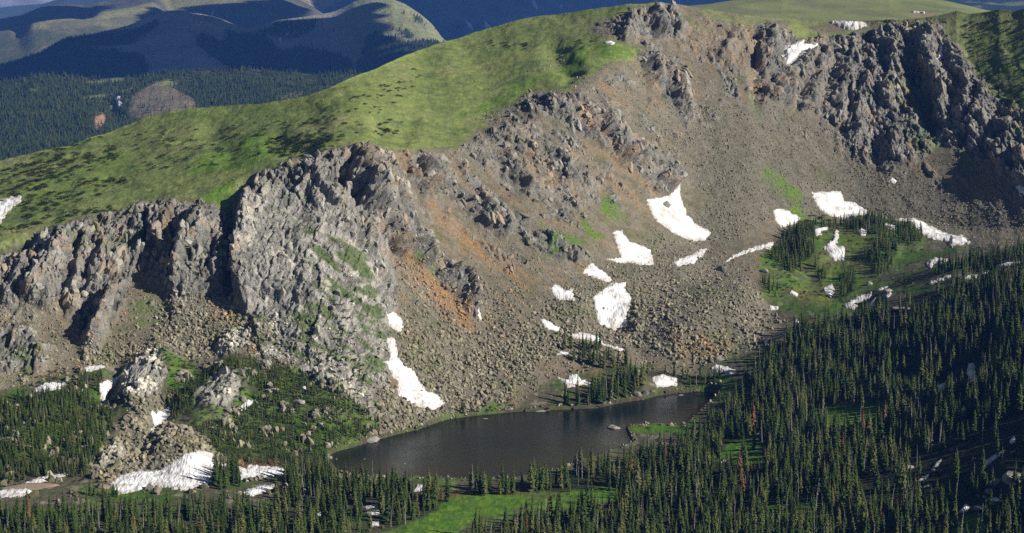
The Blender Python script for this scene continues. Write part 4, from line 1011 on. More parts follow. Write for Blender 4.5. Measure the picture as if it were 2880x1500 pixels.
b4 = far_sheet('distant_mountain', cols((-300, 200, 500), -500, [(110, 0), (40, .1), (0, .1)]), -230, 420, 5.0, 40, [(-300, 24), (0, 19), (60, 11), (120, 3), (170, -12), (300, -40), (420, -50)], plain((0.06, 0.075, 0.05), 281),
               lambda sh: fbm2(sh.P[..., 0] / 2000, sh.P[..., 1] / 2000, 285, 3) * 80, MAT_far, 'hazy blue forested mountain in the far upper left corner', 'mountain', (500, 1500), (60, 600))
b5 = far_sheet('farthest_mountain', cols((-300, 200, 500), -600, [(60, 0), (10, .12), (-30, .12)]), -230, 420, 6.0, 30, [(-300, -40), (420, -60)], plain((0.26, 0.25, 0.23), 291, 0.4),
               lambda sh: fbm2(sh.P[..., 0] / 2000, sh.P[..., 1] / 2000, 295, 4) * 160, MAT_far, 'palest mountain slope at the very top left corner', 'mountain', (500, 1500), (60, 600))


def pl_col(sh):
    X, Y = sh.P[..., 0], sh.P[..., 1]
    n1 = fbm2(X / 90, Y / 200, 301, 3); n2 = fbm2(X / 20, Y / 70, 305, 2)
    c = mix(np.zeros(sh.P.shape) + (0.185, 0.215, 0.085), (0.145, 0.165, 0.075), sstep(-0.2, 0.4, n1))
    c = mix(c, (0.19, 0.17, 0.135), sstep(0.1, 0.6, n2 + 0.5 * n1) * sstep(2560, 2240, sh.UU) * 0.8)
    return mix(c, (0.30, 0.19, 0.12), samp(raster([([(2555, 40), (2640, 36), (2620, 46), (2560, 48)], 0.7)], 6), sh.UU, sh.V))


plat = far_sheet('green_plateau', cols((1800, 2400, 2950), 197, [(100, 0), (55, .012), (20, .02), (-20, .03)]), 1840, 2910, 4.0, 60,
                 [(1800, 32), (1900, 23), (1977, 15), (2074, 0), (2200, -20), (2500, -22), (2637, 0), (2700, 14), (2773, 28), (2910, 56)], pl_col,
                 lambda sh: fbm2(sh.P[..., 0] / 120, sh.P[..., 1] / 300, 311, 3) * 3, MAT_grass, 'smooth green tundra plateau behind the cirque rim', 'plateau', (200, 600, 1200), (6, 60, 260))
b6 = far_sheet('forest_ridge', cols((2500, 3200), -120, [(130, 0), (60, .1), (10, .12), (-40, .12)]), 2540, 3140, 4.0, 50, [(2500, -45), (2700, -40), (3140, -30)],
               lambda sh: mix(np.zeros(sh.P.shape) + (0.02, 0.032, 0.018), (0.14, 0.15, 0.08), sstep(0.2, 0.5, fbm2(sh.P[..., 0] / 200, sh.P[..., 1] / 200, 321, 3) + sstep(2760, 2800, sh.UU) * 0.15)),
               lambda sh: fbm2(sh.P[..., 0] / 500, sh.P[..., 1] / 500, 325, 3) * 30, MAT_far, 'dark blue wooded ridge past the plateau in the top right corner', 'ridge', (300, 900), (40, 400))

# low country under everything, to the horizon
gx, gy = np.meshgrid(np.linspace(-14000, 14000, 57), np.linspace(-3000, 27000, 61))
gz = -640 + fbm2(gx / 3000, gy / 3000, 331, 2) * 60
me = mesh_from('lowland', np.stack([gx, gy, gz], -1), grid_faces(*gx.shape), MAT_far, True, np.zeros(gx.shape + (3,)) + (0.045, 0.06, 0.03))
link('lowland', me, label='wooded low country between the mountains', cat='terrain', kind='structure')

# ------------------------------------------------------------------ air: pale haze that blues the far hills
bx = bmesh.new()
bmesh.ops.create_cube(bx, size=1.0)
me = bpy.data.meshes.new('haze'); bx.to_mesh(me); bx.free()
hz = link('haze', me, label='thin blue mountain haze', cat='haze', kind='stuff')
z0, z1 = -730.0, 340.0
hz.scale = (29000, 31000, z1 - z0); hz.location = (0, 12000, (z0 + z1) / 2)
mh = bpy.data.materials.new('haze'); mh.use_nodes = True
nt = mh.node_tree; nt.nodes.clear()
ho = nt.nodes.new('ShaderNodeOutputMaterial'); hv = nt.nodes.new('ShaderNodeVolumePrincipled')
hv.inputs['Color'].default_value = (0.11, 0.32, 1.0, 1)
hv.inputs['Density'].default_value = 2.9e-5
hv.inputs['Anisotropy'].default_value = 0.0
nt.links.new(hv.outputs[0], ho.inputs['Volume'])
me.materials.append(mh)

# ------------------------------------------------------------------ clouds: they stand above the picture and shade the far hills
m, nt, b = new_mat('cloud'); b.inputs['Base Color'].default_value = (0.85, 0.86, 0.88, 1)
MAT_cloud = m


def cloud(sh, poly, alt, label, seed):
    q = np.asarray(poly, float)
    g = sh.at(q[:, 0], q[:, 1])
    L = (alt - g[:, 2]) / SUND.z
    p = g + np.array(SUND)[None, :] * L[:, None]
    lo, hi = p[:, :2].min(0) - 150, p[:, :2].max(0) + 150
    stp = max((hi - lo).max() / 110, 25)
    cx, cy = np.meshgrid(np.arange(lo[0], hi[0] + stp, stp), np.arange(lo[1], hi[1] + stp, stp))
    sd = poly_sd(p[:, :2], cx, cy) + fbm2(cx / 260, cy / 260, seed, 3) * 110
    top = alt + np.sqrt(np.clip(sd, 0, 900)) * 11 * (1 + 0.5 * fbm2(cx / 300, cy / 300, seed + 3, 4)) + np.abs(fbm2(cx / 120, cy / 120, seed + 5, 3)) * np.clip(sd, 0, 80)
    bot = alt - 12 * noise2(cx / 200, cy / 200, seed + 8) - np.clip(sd, 0, 60) * 0.3
    f = grid_faces(*cx.shape)
    f = f[(sd.ravel()[f] > 0).all(1)]
    n = cx.size
    ids, inv = np.unique(f, return_inverse=True)
    inv = inv.reshape(-1, 4); k = len(ids)
    Vt = np.stack([cx, cy, top], -1).reshape(-1, 3)[ids]; Vb = np.stack([cx, cy, bot], -1).reshape(-1, 3)[ids]
    e = {}
    for a in inv:
        for i in range(4):
            e[(a[i], a[(i + 1) % 4])] = 1
    side = [(i, k + i, k + j, j) for (i, j) in e if (j, i) not in e]
    fc = np.concatenate([inv, inv[:, ::-1] + k, np.array(side, int)], 0)
    me = mesh_from('cloud', np.concatenate([Vt, Vb], 0), fc, MAT_cloud, True)
    link('cloud', me, label=label, cat='cloud', kind='structure')


cloud(b1, [(-225, 325), (-225, 215), (0, 185), (190, 125), (340, 80), (500, 55), (640, 62), (770, 62), (900, 52), (960, 46), (1030, 30), (1070, 52), (1110, 95), (1140, 140), (1150, 200), (1100, 325)], 1500, 'broad white cloud over the blue hill, above the picture', 401)
cloud(b3, [(900, 40), (940, 10), (1000, -20), (1100, -48), (1500, -60), (2000, -48), (2200, 0), (2200, 120), (1700, 180), (1230, 180), (1180, 90), (1000, 100)], 1900, 'long white cloud over the far brown mountain, above the picture', 421)
cloud(b2, [(-225, 80), (0, 58), (110, 25), (240, 15), (330, 20), (300, 45), (200, 68), (80, 86), (-225, 110)], 1800, 'small white cloud over the far green hill, above the picture', 441)
cloud(b2, [(480, 45), (560, 30), (700, 20), (860, 20), (900, 90), (700, 100), (480, 90), (400, 80), (420, 62)], 1800, 'white cloud behind the rounded hill, above the picture', 461)
print('far ok')

# ------------------------------------------------------------------ snow patches, each one a thing
m, nt, b = new_mat('old_snow')
b.inputs['Roughness'].default_value = 0.6
geo = N(nt, 'ShaderNodeNewGeometry')
mp = N(nt, 'ShaderNodeMapping'); mp.inputs['Rotation'].default_value = (0, 0, R(25)); mp.inputs['Scale'].default_value = (1.0, 0.22, 0.6)
nt.links.new(geo.outputs['Position'], mp.inputs['Vector'])
no = N(nt, 'ShaderNodeTexNoise'); no.inputs['Scale'].default_value = 0.85; no.inputs['Detail'].default_value = 3
nt.links.new(mp.outputs[0], no.inputs['Vector'])
no2 = N(nt, 'ShaderNodeTexNoise'); no2.inputs['Scale'].default_value = 0.12; no2.inputs['Detail'].default_value = 5; no2.inputs['Roughness'].default_value = 0.65
nt.links.new(geo.outputs['Position'], no2.inputs['Vector'])
cr = N(nt, 'ShaderNodeValToRGB')
cr.color_ramp.elements[0].position = 0.36; cr.color_ramp.elements[0].color = (0.46, 0.44, 0.42, 1)
ea = N(nt, 'ShaderNodeAttribute', attribute_name='edge')
sb = N(nt, 'ShaderNodeMath', operation='MULTIPLY_ADD'); sb.inputs[1].default_value = -0.20
nt.links.new(ea.outputs['Fac'], sb.inputs[0]); nt.links.new(no2.outputs['Fac'], sb.inputs[2])
cr.color_ramp.elements[1].position = 0.53; cr.color_ramp.elements[1].color = (0.74, 0.75, 0.77, 1)
nt.links.new(sb.outputs[0], cr.inputs[0]); nt.links.new(cr.outputs[0], b.inputs['Base Color'])
bp = N(nt, 'ShaderNodeBump'); bp.inputs['Strength'].default_value = 1.0; bp.inputs['Distance'].default_value = 0.9
nt.links.new(no.outputs['Fac'], bp.inputs['Height']); nt.links.new(bp.outputs[0], b.inputs['Normal'])
MAT_snow = m


def snow(poly, label, group=None, sh=None, A=None, up=0.7, step=2.2, wob=5.0):
    sh = sh or main
    A = PS if sh is main else sh.P
    q = np.asarray(poly, float)
    a, b_ = np.meshgrid(np.arange(q[:, 0].min() - 8, q[:, 0].max() + 9, step), np.arange(q[:, 1].min() - 8, q[:, 1].max() + 9, step))
    size = math.sqrt(max(1, (np.ptp(q[:, 0]) * np.ptp(q[:, 1]))))
    k = min(1.0, size / 70)
    sd = poly_sd(q, a + fbm2(a / 11, b_ / 9, 501, 3) * wob * k, b_ + fbm2(a / 11, b_ / 9, 509, 3) * wob * k * 0.8)
    f = grid_faces(*a.shape)
    f = f[(sd.ravel()[f].max(1) > 0)]
    if not len(f):
        return
    p = sh.at(a, b_, A)
    sc = np.linalg.norm(p - np.array((0, 0, ZC)), axis=-1) / 1300.0
    rise = np.where(sd > 0, 0.5 * k * fbm2(a / 14, b_ / 10, 515, 2) + up * (0.35 + 0.65 * sstep(0, 12 * k + 2, sd)) + np.clip(sd, 0, 30) * 0.025 * k, np.maximum(sd * 0.5, -2.0)) * sc
    nn = sh.normals(A)
    nn = -nn if nn[..., 2].mean() < 0 else nn
    p = p + sh.at(a, b_, nn) * rise[..., None] + np.array((0, 0, 0.12)) * sc[..., None]
    ids, inv = np.unique(f, return_inverse=True)
    me = mesh_from('snow_patch', p.reshape(-1, 3)[ids], inv.reshape(-1, 4), MAT_snow, True, attrs={'edge': (1 - sstep(-1, 7 * k + 1.5, sd)).ravel()[ids]})
    link('snow_patch', me, label=label, cat='snow patch', group=group)


for pl, lb in SNOW:
    high = pl[0][1] < 200 and pl[0][0] > 2100
    snow(pl, lb, 'snow patches left on the mountain', up=3.2 if high else 0.7)
for pl, lb, sh in [([(2567, 31), (2602, 34), (2600, 40), (2588, 36), (2566, 36)], 'snow strip on the green plateau behind the rim', plat),
                   ([(1495, 8), (1503, 10), (1512, 35), (1508, 43), (1499, 27)], 'upright snow streak on the far brown mountainside', b3),
                   ([(1306, 58), (1324, 66), (1333, 79), (1316, 77)], 'slanted snow patch low on the far mountainside, left of the pair', b3),
                   ([(1363, 69), (1374, 74), (1383, 82), (1366, 88)], 'snow patch low on the far mountainside, nearest the green ridge', b3),
                   ([(1263, 112), (1272, 106), (1272, 119), (1264, 121)], 'snow fleck at the dark foot of the far mountain', b3),
                   ([(1577, 14), (1583, 12), (1580, 22), (1574, 25)], 'thin snow fleck high on the far mountainside', b3),
                   ([(322, 277), (338, 273), (343, 291), (335, 304), (328, 290)], 'wedge of snow on the forested hill beside the bare scar', hill),
                   ([(322, 262), (345, 256), (373, 247), (370, 253), (345, 262), (326, 266)], 'thin snow line across the forested hill above the wedge', hill),
                   ([(782, 110), (800, 98), (815, 94), (812, 102), (795, 106), (788, 120)], 'branching snow fleck high on the blue hill', b1), ([(598, 36), (604, 33), (596, 46), (590, 48)], 'snow fleck on the hill in shadow above the blue hill', b2)]:
    snow(pl, lb, 'snow patches on the far hills', sh=sh, up=1.2, wob=3.0)
print('snow ok')

# ------------------------------------------------------------------ rocks
PROTO = bpy.data.collections.new('prototypes')         # not linked to the scene: only shapes to scatter


def rock_mesh(name, seed, n=15, sq=(1, 1, 0.8)):
    r = random.Random(seed)
    bm = bmesh.new()
    for _ in range(n):
        d = Vector((r.gauss(0, 1), r.gauss(0, 1), r.gauss(0, 1))).normalized() * r.uniform(0.8, 1.1)
        bm.verts.new((d.x * sq[0] * 0.5, d.y * sq[1] * 0.5, d.z * sq[2] * 0.5))
    res = bmesh.ops.convex_hull(bm, input=bm.verts[:])
    bmesh.ops.delete(bm, geom=list({g for g in res['geom_interior'] + res['geom_unused'] if isinstance(g, bmesh.types.BMVert)}), context='VERTS')
    me = bpy.data.meshes.new(name)
    bm.to_mesh(me); bm.free()
    return me


def rock_mat(name, inst):
    m, nt, b = new_mat(name)
    if inst:
        a = N(nt, 'ShaderNodeAttribute', attribute_name='tint', attribute_type='INSTANCER'); out = a.outputs['Color']
    else:
        a = N(nt, 'ShaderNodeObjectInfo'); out = a.outputs['Color']
    tc = N(nt, 'ShaderNodeNewGeometry')
    no = N(nt, 'ShaderNodeTexNoise'); no.inputs['Scale'].default_value = 1.3; no.inputs['Detail'].default_value = 5; no.inputs['Roughness'].default_value = 0.7
    nt.links.new(tc.outputs['Position'], no.inputs['Vector'])
    mr = N(nt, 'ShaderNodeMapRange'); mr.inputs['From Min'].default_value = 0.3; mr.inputs['From Max'].default_value = 0.7; mr.inputs['To Min'].default_value = 0.65; mr.inputs['To Max'].default_value = 1.35
    nt.links.new(no.outputs['Fac'], mr.inputs['Value'])
    vm = N(nt, 'ShaderNodeVectorMath', operation='MULTIPLY')
    nt.links.new(out, vm.inputs[0]); nt.links.new(mr.outputs[0], vm.inputs[1]); nt.links.new(vm.outputs[0], b.inputs['Base Color'])
    bp = N(nt, 'ShaderNodeBump'); bp.inputs['Strength'].default_value = 0.7; bp.inputs['Distance'].default_value = 0.35
    nt.links.new(no.outputs['Fac'], bp.inputs['Height']); nt.links.new(bp.outputs[0], b.inputs['Normal'])
    return m


MAT_boulder_i = rock_mat('talus_rock', True)
MAT_boulder = rock_mat('boulder_rock', False)
ROCKS = [rock_mesh('boulder', 100 + i, 13 + i % 3 * 2, ((1, 0.8, 0.7), (1, 1, 0.8), (1.2, 0.7, 0.8), (0.9, 1, 1.0), (1.1, 0.9, 0.55), (0.8, 0.8, 1.05))[i]) for i in range(6)]
for me in ROCKS:
    me.materials.append(MAT_boulder)
rock_coll = bpy.data.collections.new('rock_shapes')
for i, me in enumerate(ROCKS):
    mi = me.copy(); mi.materials.clear(); mi.materials.append(MAT_boulder_i)
    rock_coll.objects.link(bpy.data.objects.new('rock_shape_%d' % i, mi))


def scatter(name, coll, pts, rot, scl, pid, tint, label, cat, kind='stuff'):
    n = len(pts)
    me = bpy.data.meshes.new(name)
    me.vertices.add(n); me.vertices.foreach_set('co', np.asarray(pts, np.float32).ravel())
    for nm, tp, key, arr in (('rot', 'FLOAT_VECTOR', 'vector', rot), ('scl', 'FLOAT_VECTOR', 'vector', scl), ('pid', 'INT', 'value', pid)):
        a = me.attributes.new(nm, tp, 'POINT')
        a.data.foreach_set(key, np.asarray(arr, np.int32 if tp == 'INT' else np.float32).ravel())
    a = me.attributes.new('tint', 'FLOAT_COLOR', 'POINT')
    c = np.ones((n, 4), np.float32); c[:, :3] = tint
    a.data.foreach_set('color', c.ravel())
    o = link(name, me, label=label, cat=cat, kind=kind)
    g = bpy.data.node_groups.new(name, 'GeometryNodeTree')
    g.interface.new_socket('Geometry', in_out='INPUT', socket_type='NodeSocketGeometry')
    g.interface.new_socket('Geometry', in_out='OUTPUT', socket_type='NodeSocketGeometry')
    gi = g.nodes.new('NodeGroupInput'); go = g.nodes.new('NodeGroupOutput')
    ci = g.nodes.new('GeometryNodeCollectionInfo'); ci.inputs['Collection'].default_value = coll
    ci.inputs['Separate Children'].default_value = True; ci.inputs['Reset Children'].default_value = True
    ip = g.nodes.new('GeometryNodeInstanceOnPoints'); ip.inputs['Pick Instance'].default_value = True

    def na(nm, tp):
        k = g.nodes.new('GeometryNodeInputNamedAttribute'); k.data_type = tp; k.inputs['Name'].default_value = nm
        return k.outputs[0]
    g.links.new(gi.outputs[0], ip.inputs['Points']); g.links.new(ci.outputs[0], ip.inputs['Instance'])
    g.links.new(na('pid', 'INT'), ip.inputs['Instance Index'])
    er = g.nodes.new('FunctionNodeEulerToRotation')
    g.links.new(na('rot', 'FLOAT_VECTOR'), er.inputs[0]); g.links.new(er.outputs[0], ip.inputs['Rotation'])
    g.links.new(na('scl', 'FLOAT_VECTOR'), ip.inputs['Scale'])
    g.links.new(ip.outputs[0], go.inputs[0])
    md = o.modifiers.new('scatter', 'NODES'); md.node_group = g
    return o


AREA = np.linalg.norm(np.cross(np.gradient(main.P, axis=1), np.gradient(main.P, axis=0)), axis=-1)
AREA2 = np.abs(np.cross(np.gradient(PS[..., :2], axis=1), np.gradient(PS[..., :2], axis=0)))
CELLPX = main.step * np.abs(np.gradient(V, axis=0))
DENS2 = AREA2 / CELLPX                                   # ground square metres per photo pixel


def draw(n, box, mask, area=False):
    """n random picture spots thinned by a mask (and by ground area, so that the ground is evenly covered)"""
    u = RNG.uniform(box[0], box[2], n); v = RNG.uniform(box[1], box[3], n)
    vs = np.interp(u, main.U, main.vs)
    p = mask(u, v) * (v > vs + 3)
    if area:
        d = main.at(u, v, DENS2)
        p = p * np.clip(d / area, 0, 1)
    k = RNG.uniform(0, 1, n) < p
    return u[k], v[k]


# talus: dense boulders, then the loose stones of the scree and of the tundra
wob = lambda u, v: (u + 12 * noise2(u / 40, v / 40, 601), v + 12 * noise2(u / 40, v / 40, 603))


def talus_mask(u, v):
    a, b_ = wob(u, v)
    return np.clip(samp(M_talus, a, b_) * 1.1 - 0.5 * samp(M_lush, u, v), 0, 1) * (samp(M_lake, u, v) < -1) * (1 - 0.96 * samp(M_snow, u, v)) * (1 - 0.75 * samp(M_forest, u, v))


def scree_mask(u, v):
    vf = np.interp(u, [-300, 0, 240, 420, 560, 640, 900, 1060, 1110, 1250, 1450, 1560, 1700, 1800, 2000, 2110, 2150, 2200, 2300, 2420, 2600, 2700, 2800, 3140],
                   [1120, 1100, 1040, 1010, 1010, 1000, 1080, 1130, 1200, 1172, 1150, 1060, 1040, 1045, 1050, 930, 700, 690, 640, 628, 640, 700, 690, 680])
    cl = sstep(-0.3, 0.45, noise2(u / 45, v / 45, 611) + 0.6 * noise2(u / 14, v / 14, 613))
    return (1 - samp(M_grass, u, v)) * (1 - 0.8 * samp(M_rock, u, v)) * (v < vf) * (0.25 + 0.75 * cl) * (1 - samp(M_snow, u, v)) * (1 - 0.6 * samp(M_lush, u, v)) * (1 - 0.6 * samp(M_orange, u, v))


def tundra_mask(u, v):
    cl = sstep(0.25, 0.6, noise2(u / 60, v / 26, 621) + 0.5 * noise2(u / 16, v / 9, 623))
    return samp(M_grass, u, v) * (0.06 + 0.6 * cl) * (1 - samp(M_lush, u, v))


def floor_mask(u, v):
    cl = sstep(0.2, 0.55, noise2(u / 50, v / 30, 631) + 0.5 * noise2(u / 15, v / 10, 633))
    return cl * (1 - samp(M_lush, u, v)) * (samp(M_lake, u, v) < -1) * (1 - samp(M_snow, u, v)) * (0.3 + 0.7 * samp(M_clear, u, v))


def shore_mask(u, v):
    g = samp(M_lake, u, v)
    return sstep(-13, -6, g) * (g < 1.5) * (0.25 + 0.75 * sstep(-0.1, 0.3, noise2(u / 30, v / 12, 643)))


def left_mask(u, v):
    cl = sstep(0.12, 0.4, noise2(u / 60, v / 34, 661) + 0.5 * noise2(u / 18, v / 12, 663))
    return cl * (v > np.interp(u, [-300, 300, 560, 900, 1080], [1090, 1030, 1010, 1060, 1130])) * (1 - samp(M_snow, u, v)) * (samp(M_lake, u, v) < -3)


sets = []
for msk, box, n, lo, hi, pw in ((left_mask, (-200, 1000, 1080, 1400), 9000, 0.8, 5.0, 2.4), (shore_mask, (900, 1060, 2060, 1370), 16000, 0.4, 2.2, 2.6), (talus_mask, (-200, 60, 3080, 1380), 180000, 0.6, 3.3, 3.0), (scree_mask, (-200, 20, 3080, 1230), 260000, 0.35, 2.0, 3.6), (tundra_mask, (-200, 10, 2900, 720), 70000, 0.45, 2.1, 3.0), (floor_mask, (-200, 640, 3080, 1560), 9000, 0.5, 2.6, 2.2)):
    u, v = draw(n, box, msk)
    s = lo + (hi - lo) * RNG.uniform(0, 1, len(u)) ** pw
    s = s * (0.62 + 0.75 * sstep(560, 1120, v) + 0.3 * noise2(u / 70, v / 40, 641))
    sets.append((u, v, s))
ru = np.concatenate([q[0] for q in sets]); rv = np.concatenate([q[1] for q in sets]); rs = np.concatenate([q[2] for q in sets])
rp = main.at(ru, rv)
rc = main.at(ru, rv, col)
grassy = samp(M_grass, ru, rv)
rc = np.where((rc[:, 1] > rc[:, 0] * 1.02)[:, None], np.array((0.17, 0.155, 0.13)), rc)
rc = rc * (0.95 + 0.85 * RNG.uniform(0, 1, len(ru)) ** 1.3)[:, None] * (1.08, 1.05, 1.0)
lich = RNG.uniform(0, 1, len(ru)) < 0.25
rc = np.where(lich[:, None], rc * (0.94, 1.0, 0.86), rc)
px = rs * F / np.linalg.norm(rp - np.array((0, 0, ZC)), axis=1)
inview = (ru > 8) & (ru < 2872) & (rv > 20) & (rv < 1480)
order = np.argsort(-np.where(inview, px, 0))
# keep the big single boulders apart from one another
chosen = []
for i in order[:1500]:
    if len(chosen) >= 280:
        break
    if all(abs(ru[i] - ru[j]) + abs(rv[i] - rv[j]) > 11 for j in chosen):
        chosen.append(i)
chosen = np.array(chosen)
rest = np.ones(len(ru), bool); rest[chosen] = False
rest &= rs > 0
nrs = rest.sum()
rot = RNG.uniform(0, 6.28, (len(ru), 3))
sc3 = rs[:, None] * RNG.uniform(0.8, 1.25, (len(ru), 3))
pid = RNG.integers(0, 6, len(ru))
rp[:, 2] += rs * 0.14
scatter('talus_boulders', rock_coll, rp[rest], rot[rest], sc3[rest], pid[rest], rc[rest], 'grey and brown broken rocks covering the talus and scree', 'talus')

# angular blocks and fins that stand out of the cliffs and the rocky slopes
def crag_mask(u, v):
    a, b_ = wob(u, v)
    cl = sstep(-0.1, 0.3, noise2(u / 34, v / 40, 651) + 0.6 * noise2(u / 12, v / 14, 653))
    r = np.clip(main.at(u, v, cragW), 0, 1)
    return r * cl * (1 - 0.93 * main.at(u, v, pale)) * (1 - samp(M_snow, u, v)) * (1 - samp(M_grass, u, v)) * (1 - 0.6 * main.at(u, v, ledge))


cu, cv = draw(60000, (-200, 20, 3080, 1120), crag_mask)
cs = (1.8 + 6.5 * RNG.uniform(0, 1, len(cu)) ** 2.6)
cpp = main.at(cu, cv); cpp[:, 1] += 0.12 * cs; cpp[:, 2] -= 0.05 * cs
print('crag blocks', len(cu))
lean = np.where(cu < 1050, 0.12, np.where(cu < 1950, -0.62, -0.25)) + RNG.normal(0, 0.22, len(cu))
ccol = main.at(cu, cv, col) * (0.85 + 0.5 * RNG.uniform(0, 1, len(cu)))[:, None]
csc = np.stack([cs * RNG.uniform(0.6, 1.0, len(cu)), cs * RNG.uniform(0.6, 1.0, len(cu)), cs * RNG.uniform(1.0, 2.1, len(cu))], 1)
scatter('crag_blocks', rock_coll, cpp, np.stack([RNG.normal(-0.25, 0.3, len(cu)), lean, RNG.uniform(-0.8, 0.8, len(cu))], 1), csc, RNG.integers(0, 6, len(cu)), ccol, 'jagged blocks and fins of rock standing out of the cliffs', 'crags')

LANDMARKS = [(1910, 600, 'the long snow tongue'), (1785, 700, 'the broad thin-necked snow patch'), (1675, 772, 'the snow patch topping the rippled snowfield'), (1715, 862, 'the rippled snowfield'), (1578, 828, 'the tilted snow patch'), (1545, 915, 'the small snow strip in the talus'),
             (1675, 968, 'the snow streak behind the shoreline conifers'), (1107, 900, 'the oval snow patch'), (1160, 1080, 'the snow chute'), (1610, 1070, 'the notched snow patch'), (1868, 1072, 'the snow bank on the far shore'), (2105, 715, 'the long thin snow band'), (1935, 735, 'the dirty snow strip'),
             (2212, 612, 'the ragged talus snow patch'), (2360, 585, 'the largest cirque snowfield'), (2630, 655, 'the long curving snow bank'), (2635, 740, 'the snow patch by the island meadow'), (2345, 700, 'the boot-shaped snow patch'), (2330, 805, 'the heart-shaped snow patch'), (2410, 850, 'the shaded snow slope'),
             (2740, 780, 'the slanting hillside snow streak'), (2650, 805, 'the thin hillside snow streak'), (2734, 1050, 'the upright forest snow patch'), (2640, 1090, 'the shaded forest snow patch'), (2790, 1290, 'the long snow strip on the slabs'), (2630, 1308, 'the bent snow streak'), (2710, 1430, 'the bottom right snow patch'),
             (2040, 1040, 'the snow bank at the lake end'), (2040, 1298, 'the bright clearing snow spot'), (450, 1340, 'the largest lower snowfield'), (740, 1325, 'the cut lower snowfield'), (715, 1380, 'the flat lower snow strip'), (40, 1385, 'the long left-edge snow strip'), (135, 1095, 'the snow patch in the left firs'),
             (315, 1070, 'the crooked snow gully'), (450, 1165, 'the snow gully right of the knoll'), (680, 1150, 'the snow spot by the second knoll'), (1180, 1374, 'the snow patch near the shore'), (1045, 1440, 'the snowy front glade'), (905, 1444, 'the small front forest snow streak'), (1450, 1415, 'the green front meadow'),
             (1150, 1500, 'the lower left arm of the meadow'), (1830, 1203, 'the green lake spit'), (1722, 1200, 'the rock islet'), (2380, 1170, 'the shadowed green glade'), (2090, 1270, 'the small bright clearing'), (2862, 1372, 'the biggest bottom right boulder'), (1500, 1154, 'the smooth shore slab'),
             (2205, 955, 'the big grey block'), (470, 1260, 'the rubble heap'), (30, 590, 'the tundra edge snow patch'), (1715, 122, 'the summit hollow snow patch'), (1030, 415, 'the central crag on the rim'), (1335, 870, 'the foot of the dark rib'), (2510, 505, 'the high scree snow spot'), (2230, 1415, 'the shaded gap in the right forest')]
RANK = ['nearest', 'second nearest', 'third nearest', 'fourth nearest', 'fifth nearest', 'sixth nearest', 'seventh nearest', 'eighth nearest', 'ninth nearest', 'tenth nearest', 'eleventh nearest', 'twelfth nearest', 'thirteenth nearest', 'fourteenth nearest', 'fifteenth nearest', 'sixteenth nearest', 'seventeenth nearest', 'eighteenth nearest', 'nineteenth nearest', 'twentieth nearest']


def place_labels(items):
    """items: (u, v, noun phrase). Each is told apart by where it stands from the nearest landmark, and by how near."""
    keys = {}
    for n, (u, v, noun) in enumerate(items):
        d = [math.hypot(u - a, (v - b_) * 1.6) for a, b_, _ in LANDMARKS]
        m = int(np.argmin(d))
        a, b_, nm = LANDMARKS[m]
        du, dv = u - a, (v - b_) * 1.6
        side = ('right of' if du > 0 else 'left of') if abs(du) > abs(dv) else ('below' if dv > 0 else 'above')
        keys.setdefault((noun, side, nm), []).append((d[m], n))
    out = [None] * len(items)
    for (noun, side, nm), mem in keys.items():
        mem.sort()
        for r, (_, n) in enumerate(mem):
            if len(mem) == 1:
                t = '%s just %s %s' % (noun, side, nm)
            elif r < len(RANK):
                t = '%s %s %s %s' % (RANK[r], noun, side, nm)
            else:
                t = '%s farther %s %s' % (noun, side, nm)
            out[n] = t
    return out


P_ground = main.P


def put_boulder(mesh, p, size, rotz, tint, label, group, squash=(1, 1, 1), name='boulder', cat='boulder'):
    o = link(name, mesh, label=label, cat=cat, group=group)
    o.location = p
    o.scale = (size * squash[0], size * squash[1], size * squash[2])
    o.rotation_euler = rotz
    o.color = (*tint, 1)
    return o


def rock_noun(i):
    c = rc[i]
    hue = 'orange-brown' if c[0] > c[1] * 1.28 else ('pale' if c.mean() > 0.21 else ('dark' if c.mean() < 0.13 else 'grey'))
    return ('big ' if rs[i] > 2.6 else 'small ') + hue + ' boulder'


for i, lb in zip(chosen, place_labels([(ru[i], rv[i], rock_noun(i)) for i in chosen])):
    gp = 'boulders on the tundra' if samp(M_grass, ru[i], rv[i]) > 0.5 else ('boulders of the valley floor' if rv[i] > 1000 else 'boulders of the talus and scree')
    put_boulder(ROCKS[pid[i]], rp[i], rs[i], tuple(rot[i]), tuple(float(x) for x in rc[i]), lb, gp)


